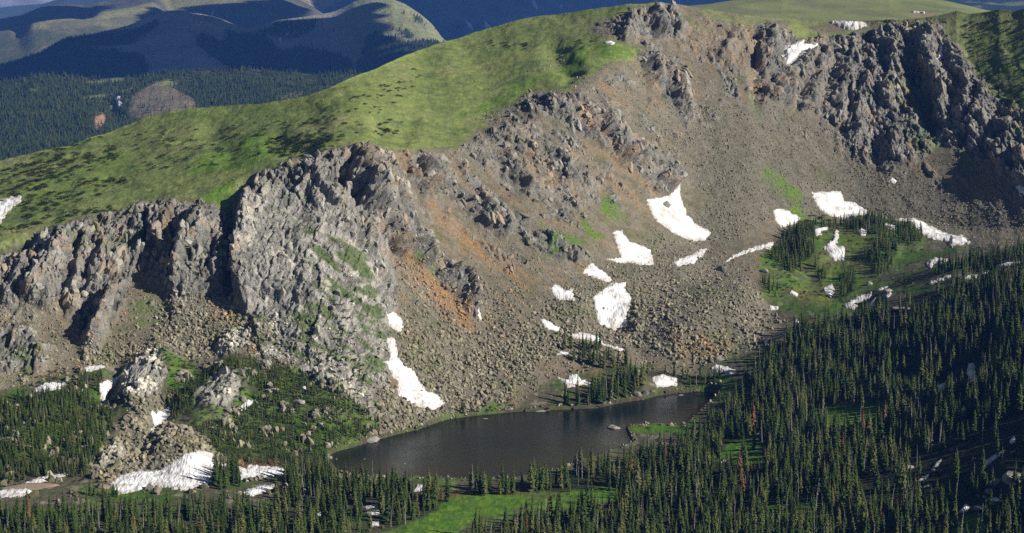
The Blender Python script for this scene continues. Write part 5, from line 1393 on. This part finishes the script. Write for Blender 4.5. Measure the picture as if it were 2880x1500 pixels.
# boulders that stand out: u, v of the foot, size in metres, tint, squash, label
GREY, WARM, PALE, DARK = (0.20, 0.19, 0.17), (0.24, 0.19, 0.14), (0.27, 0.255, 0.23), (0.14, 0.135, 0.12)
SPOT = [(1872, 580, 8.5, GREY, (1, .9, .95), 'lone grey boulder resting on the long snow tongue', 3), (1722, 1206, 8.0, PALE, (1.3, .9, .62), 'pale rock islet standing in the lake', 3), (2150, 765, 6.5, GREY, (1, 1, .8), 'blocky boulder at the left edge of the tree island', 3),
        (2030, 762, 8, DARK, (1.2, 1, .8), 'squared dark block on the crest of the talus by the thin snow band', 3), (2445, 800, 5, PALE, (1, 1, .8), 'pale boulder at the top of the shaded snow slope', 3), (2500, 838, 7, PALE, (1.1, 1, .8), 'large pale rock between the two snow patches below the hollow', 3),
        (2862, 1372, 9.5, PALE, (1.3, 1, .85), 'biggest white-grey boulder at the bottom right edge', 4), (2805, 1365, 7, PALE, (1.4, 1, .7), 'low pale boulder left of the biggest one at the bottom right edge', 3), (2790, 1385, 6, WARM, (1.4, 1, .6), 'brownish boulder in front of the pale low one, lower right', 3),
        (2755, 1432, 6, GREY, (1.3, 1, .6), 'grey slab rock beside the snow patch near the bottom right corner', 3), (2790, 1440, 3.5, PALE, (1.2, 1, .7), 'small pale rock right of the grey slab near the bottom right corner', 2), (1500, 1154, 11, PALE, (1.9, 1, .38), 'smooth pale slab rock on the far lake shore', 4),
        (1435, 1152, 4, PALE, (1.3, 1, .6), 'small white rock left of the smooth slab on the far shore', 2), (1710, 1136, 8, PALE, (1.9, 1, .5), 'rounded pale ledge under the shoreline trees', 3), (1730, 1130, 6, PALE, (1.6, 1, .6), 'pale ledge end at the water right of the shoreline trees', 3),
        (1790, 1112, 6, GREY, (1.5, 1, .8), 'grey rock at the waterline left of the bright snow bank', 3), (1815, 1108, 5, DARK, (1.2, 1, .9), 'dark rock at the waterline nearest the bright snow bank', 3), (1048, 1234, 8, PALE, (1.4, 1, .55), 'rounded pale rock at the left end of the scree shore', 3),
        (1105, 1080, 7, WARM, (1.1, 1, 1), 'orange-sided rock beside the snow chute', 3), (1365, 1178, 2.2, PALE, (1.6, 1, .4), 'flat rock breaking the water by the far shore', 2), (1915, 1112, 3.0, PALE, (1.7, 1, .4), 'flat rock in the water at the right end of the lake', 2), (1325, 1332, 2.0, PALE, (1.5, 1, .5), 'white rock in the shallows of the near shore', 2),
        (1138, 1305, 1.3, PALE, (1.2, 1, .6), 'small white stone in the shallow water by the near shore', 2), (1025, 1292, 1.2, PALE, (1.2, 1, .6), 'small white stone in the shallows at the left end of the lake', 2), (946, 1292, 1.4, PALE, (1.2, 1, .6), 'small white stone at the left tip of the lake', 2), (1250, 1172, 3, PALE, (1.2, 1, .7), 'pale rock at the corner where scree meets the grassy shore', 2),
        (2205, 960, 14, GREY, (1.3, 1, .7), 'big smooth grey block at the forest edge below the rock glacier', 4), (2210, 985, 6, WARM, (1.2, 1, .7), 'tan boulder in front of the big grey block', 3), (2545, 880, 10, PALE, (1.8, 1, .45), 'long pale outcrop on the right hillside', 4), (2020, 1010, 9, GREY, (1.3, 1, .7), 'grey boulder at the toe of the rock glacier near the trees', 3),
        (2560, 1318, 4, PALE, (1.2, 1, .8), 'pale rock by the bent snow streak in the dark slope', 3), (290, 1372, 7, WARM, (1.2, 1, .7), 'tan boulder at the left tip of the largest lower snowfield', 3), (550, 1356, 3.2, WARM, (1.6, 1, .5), 'brown rocks poking out of the largest lower snowfield', 2), (230, 1262, 4, PALE, (1.3, 1, .8), 'pale boulder in the left firs', 2),
        (20, 1260, 10, WARM, (1.6, 1, .5), 'pinkish slab rock at the left edge among firs', 3), (50, 1275, 9, WARM, (1.8, 1, .35), 'second pinkish slab rock at the left edge, lower and flatter', 3), (80, 1372, 12, WARM, (2.6, 1, .3), 'flat tan slab above the long snow strip at the left edge', 3), (160, 1408, 3, WARM, (1.2, 1, .7), 'tan boulder below the long snow strip', 2),
        (840, 1148, 6, PALE, (1.5, 1, .6), 'pale rock in the middle of the wooded slope above the lake', 3), (690, 1068, 5, PALE, (1.5, 1, .5), 'light rock at the top of the wooded slope', 2), (770, 1115, 5, PALE, (1.4, 1, .5), 'light rock left of the snow speck on the wooded slope', 2), (748, 1040, 9, PALE, (1.2, 1, .7), 'bare pale hump at the top of the wooded slope', 3),
        (855, 1048, 9, PALE, (1.1, 1, .8), 'larger bare pale hump right along the wooded slope top', 3), (918, 1066, 6, PALE, (1.0, 1, .8), 'smaller bare pale hump under the buttress foot', 3)]
for k, (u, v, s, tint, sq, lb, lev) in enumerate(SPOT):
    p = main.at(u, v, main.P)
    if samp(M_lake, u, v) > 0:
        p = unproj_z(u, v, -0.1 * s * sq[2])
    else:
        p = p + np.array((0, 0, s * sq[2] * 0.06))
    mb = rock_mesh('boulder', 700 + k, 24 + 4 * lev, (1, 0.95, 0.95)); mb.materials.append(MAT_boulder)
    o = put_boulder(mb, p, s, (0, 0, random.uniform(-0.6, 0.6)), tint, lb, None, sq)

print('rocks ok', nrs)

# ------------------------------------------------------------------ trees
def leaf_mat(name, c1, c2, c3):
    m, nt, b = new_mat(name)
    oi = N(nt, 'ShaderNodeObjectInfo')
    cr = N(nt, 'ShaderNodeValToRGB')
    e = cr.color_ramp.elements
    e[0].position = 0.0; e[0].color = (*c1, 1)
    e[1].position = 1.0; e[1].color = (*c3, 1)
    k = e.new(0.6); k.color = (*c2, 1)
    nt.links.new(oi.outputs['Random'], cr.inputs[0])
    geo = N(nt, 'ShaderNodeNewGeometry')
    no = N(nt, 'ShaderNodeTexNoise'); no.inputs['Scale'].default_value = 0.9; no.inputs['Detail'].default_value = 3
    nt.links.new(geo.outputs['Position'], no.inputs['Vector'])
    mr = N(nt, 'ShaderNodeMapRange'); mr.inputs['From Min'].default_value = 0.3; mr.inputs['From Max'].default_value = 0.7; mr.inputs['To Min'].default_value = 0.6; mr.inputs['To Max'].default_value = 1.4
    nt.links.new(no.outputs['Fac'], mr.inputs['Value'])
    vm = N(nt, 'ShaderNodeVectorMath', operation='MULTIPLY')
    nt.links.new(cr.outputs[0], vm.inputs[0]); nt.links.new(mr.outputs[0], vm.inputs[1]); nt.links.new(vm.outputs[0], b.inputs['Base Color'])
    b.inputs['Roughness'].default_value = 0.8
    return m


MAT_needles = leaf_mat('spruce_needles', (0.022, 0.040, 0.008), (0.045, 0.073, 0.013), (0.098, 0.102, 0.030))
MAT_shrub = leaf_mat('shrub_leaves', (0.022, 0.040, 0.013), (0.036, 0.050, 0.016), (0.070, 0.058, 0.024))
MAT_red = leaf_mat('dead_needles', (0.15, 0.06, 0.03), (0.17, 0.08, 0.04), (0.13, 0.09, 0.06))
m, nt, b = new_mat('bark'); b.inputs['Base Color'].default_value = (0.10, 0.085, 0.07, 1); MAT_bark = m
m, nt, b = new_mat('weathered_wood'); b.inputs['Base Color'].default_value = (0.30, 0.28, 0.26, 1); MAT_wood = m


def crown_mesh(name, seed, nw=17, rad=0.125, base=0.06, mat=None, gap=0.12):
    """unit-high spruce crown: whorls of drooping boughs, each a small roof of needles with ragged ends"""
    r = random.Random(seed)
    Vt, Fc = [], []
    lop = r.uniform(0, 6.28)
    for i in range(nw):
        t = i / (nw - 1)
        h = base + (1 - base) * t ** 0.93
        prof = (1 - t) ** 0.72 * (0.55 + 0.45 * min(1, t * 5)) + 0.03
        nb = 8 if t < 0.5 else (6 if t < 0.8 else 4)
        a0 = r.uniform(0, 6.28)
        for k in range(nb):
            if r.random() < gap:
                continue
            a = a0 + k * 6.283 / nb + r.uniform(-0.25, 0.25)
            L = rad * prof * r.uniform(0.6, 1.25) * (1 + 0.16 * math.cos(a - lop))
            dr = L * r.uniform(0.35, 0.9) + 0.006
            w = L * r.uniform(0.30, 0.48) + 0.004
            ca_, sa_ = math.cos(a), math.sin(a)
            hang = r.uniform(0.020, 0.040) * (1.1 - 0.6 * t)
            i0 = len(Vt)
            Vt += [(0, 0, h + 0.012), (ca_ * L * 0.6, sa_ * L * 0.6, h - dr * 0.45), (ca_ * L, sa_ * L, h - dr),
                   (ca_ * L * 0.62 - sa_ * w, sa_ * L * 0.62 + ca_ * w, h - dr * 0.7 - hang), (ca_ * L * 0.62 + sa_ * w, sa_ * L * 0.62 - ca_ * w, h - dr * 0.7 - hang),
                   (ca_ * L * 0.15, sa_ * L * 0.15, h - hang * 1.8)]
            Fc += [(i0, i0 + 3, i0 + 1), (i0, i0 + 1, i0 + 4), (i0 + 1, i0 + 3, i0 + 2), (i0 + 1, i0 + 2, i0 + 4), (i0 + 5, i0 + 3, i0), (i0 + 5, i0, i0 + 4)]
    i0 = len(Vt)
    Vt += [(0.006, 0, 0.93), (-0.003, 0.005, 0.93), (-0.003, -0.005, 0.93), (0, 0, 1.02)]
    Fc += [(i0, i0 + 1, i0 + 3), (i0 + 1, i0 + 2, i0 + 3), (i0 + 2, i0, i0 + 3)]
    return mesh_from(name, np.array(Vt), np.array(Fc), mat or MAT_needles, False)


def tube(Vt, Fc, a, b_, r0, r1, n=5):
    a = Vector(a); b_ = Vector(b_)
    d = (b_ - a).normalized()
    s = d.orthogonal().normalized(); t = d.cross(s)
    i0 = len(Vt)
    for p, r_ in ((a, r0), (b_, r1)):
        for k in range(n):
            q = p + (s * math.cos(6.283 * k / n) + t * math.sin(6.283 * k / n)) * r_
            Vt.append(tuple(q))
    for k in range(n):
        j = (k + 1) % n
        Fc.append((i0 + k, i0 + j, i0 + n + j, i0 + n + k))


def trunk_mesh(name, top=0.9, r0=0.016):
    Vt, Fc = [], []
    tube(Vt, Fc, (0, 0, -0.05), (0, 0, 0.35), r0, r0 * 0.75, 6); tube(Vt, Fc, (0, 0, 0.35), (0, 0, top), r0 * 0.75, r0 * 0.15, 6)
    return mesh_from(name, np.array(Vt), np.array(Fc), MAT_bark, True)


def snag_mesh(name, seed):
    r = random.Random(seed)
    trunk = ([], []); br = ([], [])
    p = Vector((0, 0, -0.04)); bend = Vector((r.uniform(-0.03, 0.03), r.uniform(-0.03, 0.03), 0))
    pts = []
    for i in range(7):
        t = i / 6
        pts.append(Vector((bend.x * t * t * 2, bend.y * t * t * 2, -0.04 + t * 1.02)))
    for i in range(6):
        tube(*trunk, pts[i], pts[i + 1], 0.013 * (1 - i / 7), 0.013 * (1 - (i + 1) / 7), 5)
    for k in range(34):
        t = r.uniform(0.18, 0.95)
        q = Vector((bend.x * t * t * 2, bend.y * t * t * 2, t))
        a = r.uniform(0, 6.28); L = r.uniform(0.03, 0.10) * (1.1 - t)
        tube(*br, q, q + Vector((math.cos(a) * L, math.sin(a) * L, -L * r.uniform(0.0, 0.6))), 0.0035, 0.0008, 3)
    return mesh_from(name, np.array(trunk[0]), np.array(trunk[1]), MAT_wood, True), mesh_from('branches', np.array(br[0]), np.array(br[1]), MAT_wood, False)


def join_mesh(name, parts):
    bm = bmesh.new(); mats = []
    for me in parts:
        n0 = len(bm.faces)
        bm.from_mesh(me)
        bm.faces.ensure_lookup_table()
        if me.materials[0] not in mats: mats.append(me.materials[0])
        for f in bm.faces[n0:]: f.material_index = mats.index(me.materials[0])
    out = bpy.data.meshes.new(name); bm.to_mesh(out); bm.free()
    for m_ in mats: out.materials.append(m_)
    return out


CROWNS = [crown_mesh('crown', 31 + i, (17, 19, 15, 18, 16, 20)[i], (0.115, 0.105, 0.135, 0.12, 0.145, 0.095)[i], (0.05, 0.1, 0.04, 0.08, 0.05, 0.14)[i]) for i in range(6)]
RUSTY = crown_mesh('crown', 77, 15, 0.105, 0.1, MAT_red, 0.3)
TRUNK = trunk_mesh('trunk')
SNAGS = [snag_mesh('trunk', 51 + i) for i in range(3)]
tree_coll = bpy.data.collections.new('tree_shapes')
for i, me in enumerate([join_mesh('t', [c, TRUNK]) for c in CROWNS] + [join_mesh('t', list(s)) for s in SNAGS] + [join_mesh('t', [RUSTY, TRUNK])]):
    tree_coll.objects.link(bpy.data.objects.new('tree_shape_%02d' % i, me))


def shrub_mesh(seed):
    r = random.Random(seed)
    Vt, Fc = [], []
    for k in range(90):
        a = r.uniform(0, 6.28); q = r.random() ** 0.6 * 0.5
        h = (0.34 - 0.5 * q * q) * r.uniform(0.3, 1.15)
        p = Vector((math.cos(a) * q, math.sin(a) * q, max(0.0, h)))
        s = r.uniform(0.05, 0.11)
        i0 = len(Vt)
        d1 = Vector((r.uniform(-1, 1), r.uniform(-1, 1), r.uniform(-0.3, 0.8))).normalized() * s
        d2 = Vector((r.uniform(-1, 1), r.uniform(-1, 1), r.uniform(0, 1))).normalized() * s
        Vt += [tuple(p - d1), tuple(p + d1), tuple(p + d2 * 1.6)]
        Fc += [(i0, i0 + 1, i0 + 2)]
    return mesh_from('shrub', np.array(Vt), np.array(Fc), MAT_shrub, False)


shrub_coll = bpy.data.collections.new('shrub_shapes')
for i in range(3):
    shrub_coll.objects.link(bpy.data.objects.new('shrub_shape_%d' % i, shrub_mesh(61 + i)))


M_grove = raster(FOREST[10:], 6)


def tree_mask(u, v):
    a = u + 7 * noise2(u / 30, v / 22, 701); b_ = v + 6 * noise2(u / 30, v / 22, 703)
    f = samp(M_forest, a, b_)
    thin = sstep(-0.14, 0.14, noise2(u / 85, v / 24, 705) + 0.5 * noise2(u / 26, v / 9, 707))
    thin = np.maximum(thin, 1.3 * samp(M_grove, u, v))
    low = (v > 880)                                   # gaps in the wood round the snow and the glades
    f = f * (1 - low * 0.8 * samp(M_snow, u, v - 24)) * (1 - low * 0.6 * samp(M_snow, u, v - 48)) * (1 - low * 0.55 * samp(M_meadow, u, v - 28))
    return f * (0.20 + 0.80 * np.minimum(thin, 1.2)) * (1 - samp(M_clear, u, v) * 0.93) * (1 - samp(M_snow, u, v) * 0.985) * (samp(M_lake, u, v) < -2)


tu, tv = draw(1100000, (-320, 600, 3260, 1632), lambda u, v: tree_mask(u, v) * (1 - 0.92 * samp(M_meadow, u, v)), area=3.0)
tu2, tv2 = draw(420000, (-200, 990, 1080, 1400), lambda u, v: np.clip(samp(M_forest, u + 7 * noise2(u / 30, v / 22, 701), v) * 1.3, 0, 1) * (1 - samp(M_pale, u, v)) * (1 - 0.985 * samp(M_snow, u, v)) * (samp(M_lake, u, v) < -2) * (0.1 + 0.9 * sstep(-0.12, 0.2, noise2(u / 44, v / 22, 709) + 0.4 * noise2(u / 15, v / 9, 713))), area=1.3)
tu = np.concatenate([tu, tu2]); tv = np.concatenate([tv, tv2])
# ground cover in square metres per pixel is up to ~2; candidates were thinned by it
SMALL = raster([([(-320, 1000), (340, 1000), (340, 1400), (-320, 1400)], 0.45), ([(340, 980), (1080, 980), (1080, 1330), (340, 1330)], 0.66), ([(200, 1385), (660, 1385), (660, 1450), (200, 1450)], 0.5),
                ([(1280, 1120), (1500, 1120), (1500, 1170), (1280, 1170)], 0.5), ([(2640, 650), (3140, 650), (3140, 800), (2640, 800)], 0.3), ([(2140, 600), (2620, 600), (2620, 860), (2140, 860)], 0.36), ([(1780, 1040), (2050, 1040), (2050, 1080), (1780, 1080)], 0.3)], 14)
th = (8.0 + 11.0 * RNG.uniform(0, 1, len(tu)) ** 0.8) * (1 - samp(SMALL, tu, tv)) * (0.9 + 0.25 * noise2(tu / 60, tv / 30, 711))
th = np.maximum(th, 2.2)
# keep crowns from standing in one another
tp = main.at(tu, tv)
cell = {}
keep = []
for i in RNG.permutation(len(tu)):
    rr = 0.9 + th[i] * 0.125
    cx, cy = int(tp[i, 0] // 3), int(tp[i, 1] // 3)
    ok = True
    for a in (-1, 0, 1):
        for b_ in (-1, 0, 1):
            for j in cell.get((cx + a, cy + b_), ()):
                if (tp[i, 0] - tp[j, 0]) ** 2 + (tp[i, 1] - tp[j, 1]) ** 2 < (rr * 1.0) ** 2:
                    ok = False
                    break
            if not ok: break
        if not ok: break
    if ok:
        cell.setdefault((cx, cy), []).append(i)
        keep.append(i)
keep = np.array(keep)
tu, tv, th, tp = tu[keep], tv[keep], th[keep], tp[keep]
kind_ = RNG.uniform(0, 1, len(tu))
big = th > 7
tid = RNG.integers(0, 6, len(tu))
tid = np.where((kind_ < 0.10) & big, RNG.integers(6, 9, len(tu)), tid)
tid = np.where((kind_ > 0.992) & big, 9, tid)
trot = np.stack([RNG.normal(0, 0.022, len(tu)), RNG.normal(0, 0.022, len(tu)), RNG.uniform(0, 6.28, len(tu))], 1)
twid = RNG.uniform(0.72, 1.5, len(tu))
tp[:, 2] -= 0.05
top_v = tv - th * F / np.linalg.norm(tp - np.array((0, 0, ZC)), axis=1) * 0.985
vis = np.minimum(tv, 1500) - np.maximum(top_v, 0)
vis = np.where((tu < 4) | (tu > 2876), -1, vis)
# the 300 largest in the picture become single trees; keep the ones least covered by others in front
order = np.argsort(-vis)[:2600]
solo = []
front = sorted(order, key=lambda i: -tv[i])
occ = {}
score = {}
for i in order:
    hid = np.sum((np.abs(tu - tu[i]) < 7) & (tv > tv[i] + 2) & (top_v < tv[i] - 0.45 * (tv[i] - top_v[i])))
    score[i] = vis[i] * (0.75 ** hid) * (1.25 if tid[i] >= 6 else 1)
solo = sorted(order, key=lambda i: -score[i])[:300]
rest = np.ones(len(tu), bool); rest[solo] = False
tsc = np.stack([th * twid, th * twid, th], 1)
scatter('spruce_forest', tree_coll, tp[rest], trot[rest], tsc[rest], tid[rest], np.ones((rest.sum(), 3)), 'dense dark spruce forest filling the valley round the lake', 'forest')

def tree_noun(i):
    size = 'tall ' if th[i] > 15 else ('mid-sized ' if th[i] > 11 else 'short ')
    if tid[i] < 6:
        return size + ('broad ' if twid[i] > 1.15 else 'slim ') + 'green spruce'
    return size + ('bare grey dead spruce' if tid[i] < 9 else 'rust-brown dying spruce')


for i, lb in zip(solo, place_labels([(tu[i], tv[i], tree_noun(i)) for i in solo])):
    k = tid[i]
    if k < 6:
        nm, ct, gp = 'spruce_tree', 'spruce', 'spruces of the valley forest'
    else:
        nm, ct, gp = 'dead_tree', 'dead tree', 'dead trees of the valley forest'
    o = link(nm, None, label=lb, cat=ct, group=gp)
    o.location = tp[i]; o.rotation_euler = tuple(trot[i]); o.scale = tuple(tsc[i])
    if k < 6:
        link('crown', CROWNS[k], parent=o); link('trunk', TRUNK, parent=o)
    elif k < 9:
        link('trunk', SNAGS[k - 6][0], parent=o); link('branches', SNAGS[k - 6][1], parent=o, kind='stuff')
    else:
        link('crown', RUSTY, parent=o); link('trunk', TRUNK, parent=o)
print('trees', len(tu))

# far forest on the hill behind the ridge
hu = RNG.uniform(-220, 1120, 40000); hv_ = RNG.uniform(190, 520, 40000)
ok = hv_ > np.interp(hu, hill.U, hill.vs) + 1
bare = np.maximum(samp(H_BARE, hu, hv_), samp(H_GRASS, hu + 5 * noise2(hu / 20, hv_ / 12, 721), hv_))
ok &= RNG.uniform(0, 1, len(hu)) > bare * 0.97
ok &= (hv_ < np.interp(hu, [p[0] for p in SKY], [p[1] for p in SKY]) + 40)
ok &= RNG.uniform(0, 1, len(hu)) < 0.35 + 0.65 * sstep(205, 330, hv_)
hu, hv_ = hu[ok], hv_[ok]
hp = hill.at(hu, hv_)
hs = RNG.uniform(9, 16, len(hu))
scatter('far_forest', tree_coll, hp, np.stack([0 * hu, 0 * hu, RNG.uniform(0, 6.28, len(hu))], 1), np.stack([hs * 1.7, hs * 1.7, hs], 1), RNG.integers(0, 6, len(hu)), np.ones((len(hu), 3)), 'far conifer forest covering the hill behind the green ridge', 'forest')

bu = RNG.uniform(-220, 1290, 60000); bv = RNG.uniform(40, 300, 60000)
fm = samp(B_FOREST, bu + 9 * noise2(bu / 30, bv / 16, 741), bv + 6 * noise2(bu / 24, bv / 12, 743))
ok = (bv > np.interp(bu, b1.U, b1.vs) + 1) & (RNG.uniform(0, 1, len(bu)) < fm * 0.75 + 0.004) & (bv < np.interp(bu, hill.U, hill.vs) + 30)
bu, bv = bu[ok], bv[ok]
bs = RNG.uniform(12, 20, len(bu))
scatter('blue_hill_forest', tree_coll, b1.at(bu, bv), np.stack([0 * bu, 0 * bu, RNG.uniform(0, 6.28, len(bu))], 1), np.stack([bs * 2.0, bs * 2.0, bs], 1), RNG.integers(0, 6, len(bu)), np.ones((len(bu), 3)), 'dark far forest on the lower slopes of the blue hill', 'forest')

# krummholz and willow shrubs on the tundra, brush in the valley
SHRUB = raster([([(0, 480), (130, 440), (330, 410), (340, 440), (200, 500), (60, 560), (0, 570)], 0.8), ([(60, 560), (320, 490), (380, 500), (300, 540), (100, 620), (60, 600)], 0.5), ([(80, 430), (280, 376), (285, 385), (90, 445)], 0.9), ([(150, 600), (320, 580), (330, 592), (150, 625)], 0.8), ([(0, 640), (160, 615), (160, 628), (0, 665)], 0.7),
                ([(735, 395), (790, 372), (900, 378), (970, 388), (910, 422), (820, 438), (755, 424)], 1.0), ([(700, 372), (760, 370), (760, 384), (700, 384)], 0.7), ([(650, 355), (900, 330), (930, 360), (800, 370)], 0.25), ([(350, 380), (900, 330), (1000, 260), (1150, 180), (1200, 220), (1000, 380), (600, 470), (420, 480)], 0.12), ([(1060, 330), (1130, 335), (1120, 370), (1050, 365)], 0.8),
                ([(1380, 120), (1480, 125), (1480, 140), (1390, 145)], 0.6), ([(1620, 120), (1660, 115), (1665, 132), (1625, 140)], 0.9), ([(2240, 620), (2330, 608), (2350, 642), (2260, 650)], 0.9), ([(940, 850), (1010, 850), (1000, 1040), (940, 1040)], 0.3), ([(870, 1000), (1010, 1000), (1060, 1150), (960, 1120)], 0.4),
                ([(420, 1010), (540, 1000), (560, 1060), (480, 1090)], 0.8), ([(480, 1080), (620, 1050), (1000, 1120), (1060, 1210), (930, 1260), (680, 1280), (520, 1210)], 0.35), ([(60, 1040), (210, 1040), (170, 1090), (60, 1100)], 0.8), ([(-50, 1150), (320, 1100), (320, 1340), (-50, 1380)], 0.3),
                ([(2700, 60), (3100, 60), (3100, 330), (2850, 330), (2740, 200)], 0.4), ([(1250, 1150), (1450, 1130), (1450, 1160), (1250, 1172)], 0.6), ([(1880, 1080), (2040, 1050), (2050, 1100), (1960, 1105)], 0.6), ([(2130, 690), (2620, 620), (2640, 740), (2200, 860)], 0.25), ([(2300, 800), (2900, 700), (2900, 1640), (1300, 1640)], 0.10)], 8)
su, sv = draw(170000, (-180, 30, 3050, 1600), lambda u, v: samp(SHRUB, u + 10 * noise2(u / 25, v / 12, 731), v + 5 * noise2(u / 25, v / 12, 733)) * sstep(-0.25, 0.2, noise2(u / 30, v / 9, 735)) * (1 - 0.97 * samp(M_snow, u, v)) * (samp(M_lake, u, v) < -2))
spp = main.at(su, sv)
ss = RNG.uniform(1.4, 4.4, len(su)) * (1 - 0.35 * (sv > 640))
scatter('dwarf_shrubs', shrub_coll, spp, np.stack([0 * su, 0 * su, RNG.uniform(0, 6.28, len(su))], 1), np.stack([ss * 1.25, ss, ss * RNG.uniform(0.7, 1.2, len(su))], 1), RNG.integers(0, 3, len(su)), np.ones((len(su), 3)), 'low willow and krummholz shrubs dotted over tundra and valley', 'shrubs')
print('shrubs', len(su), 'far trees', len(hu), 'rocks', nrs)
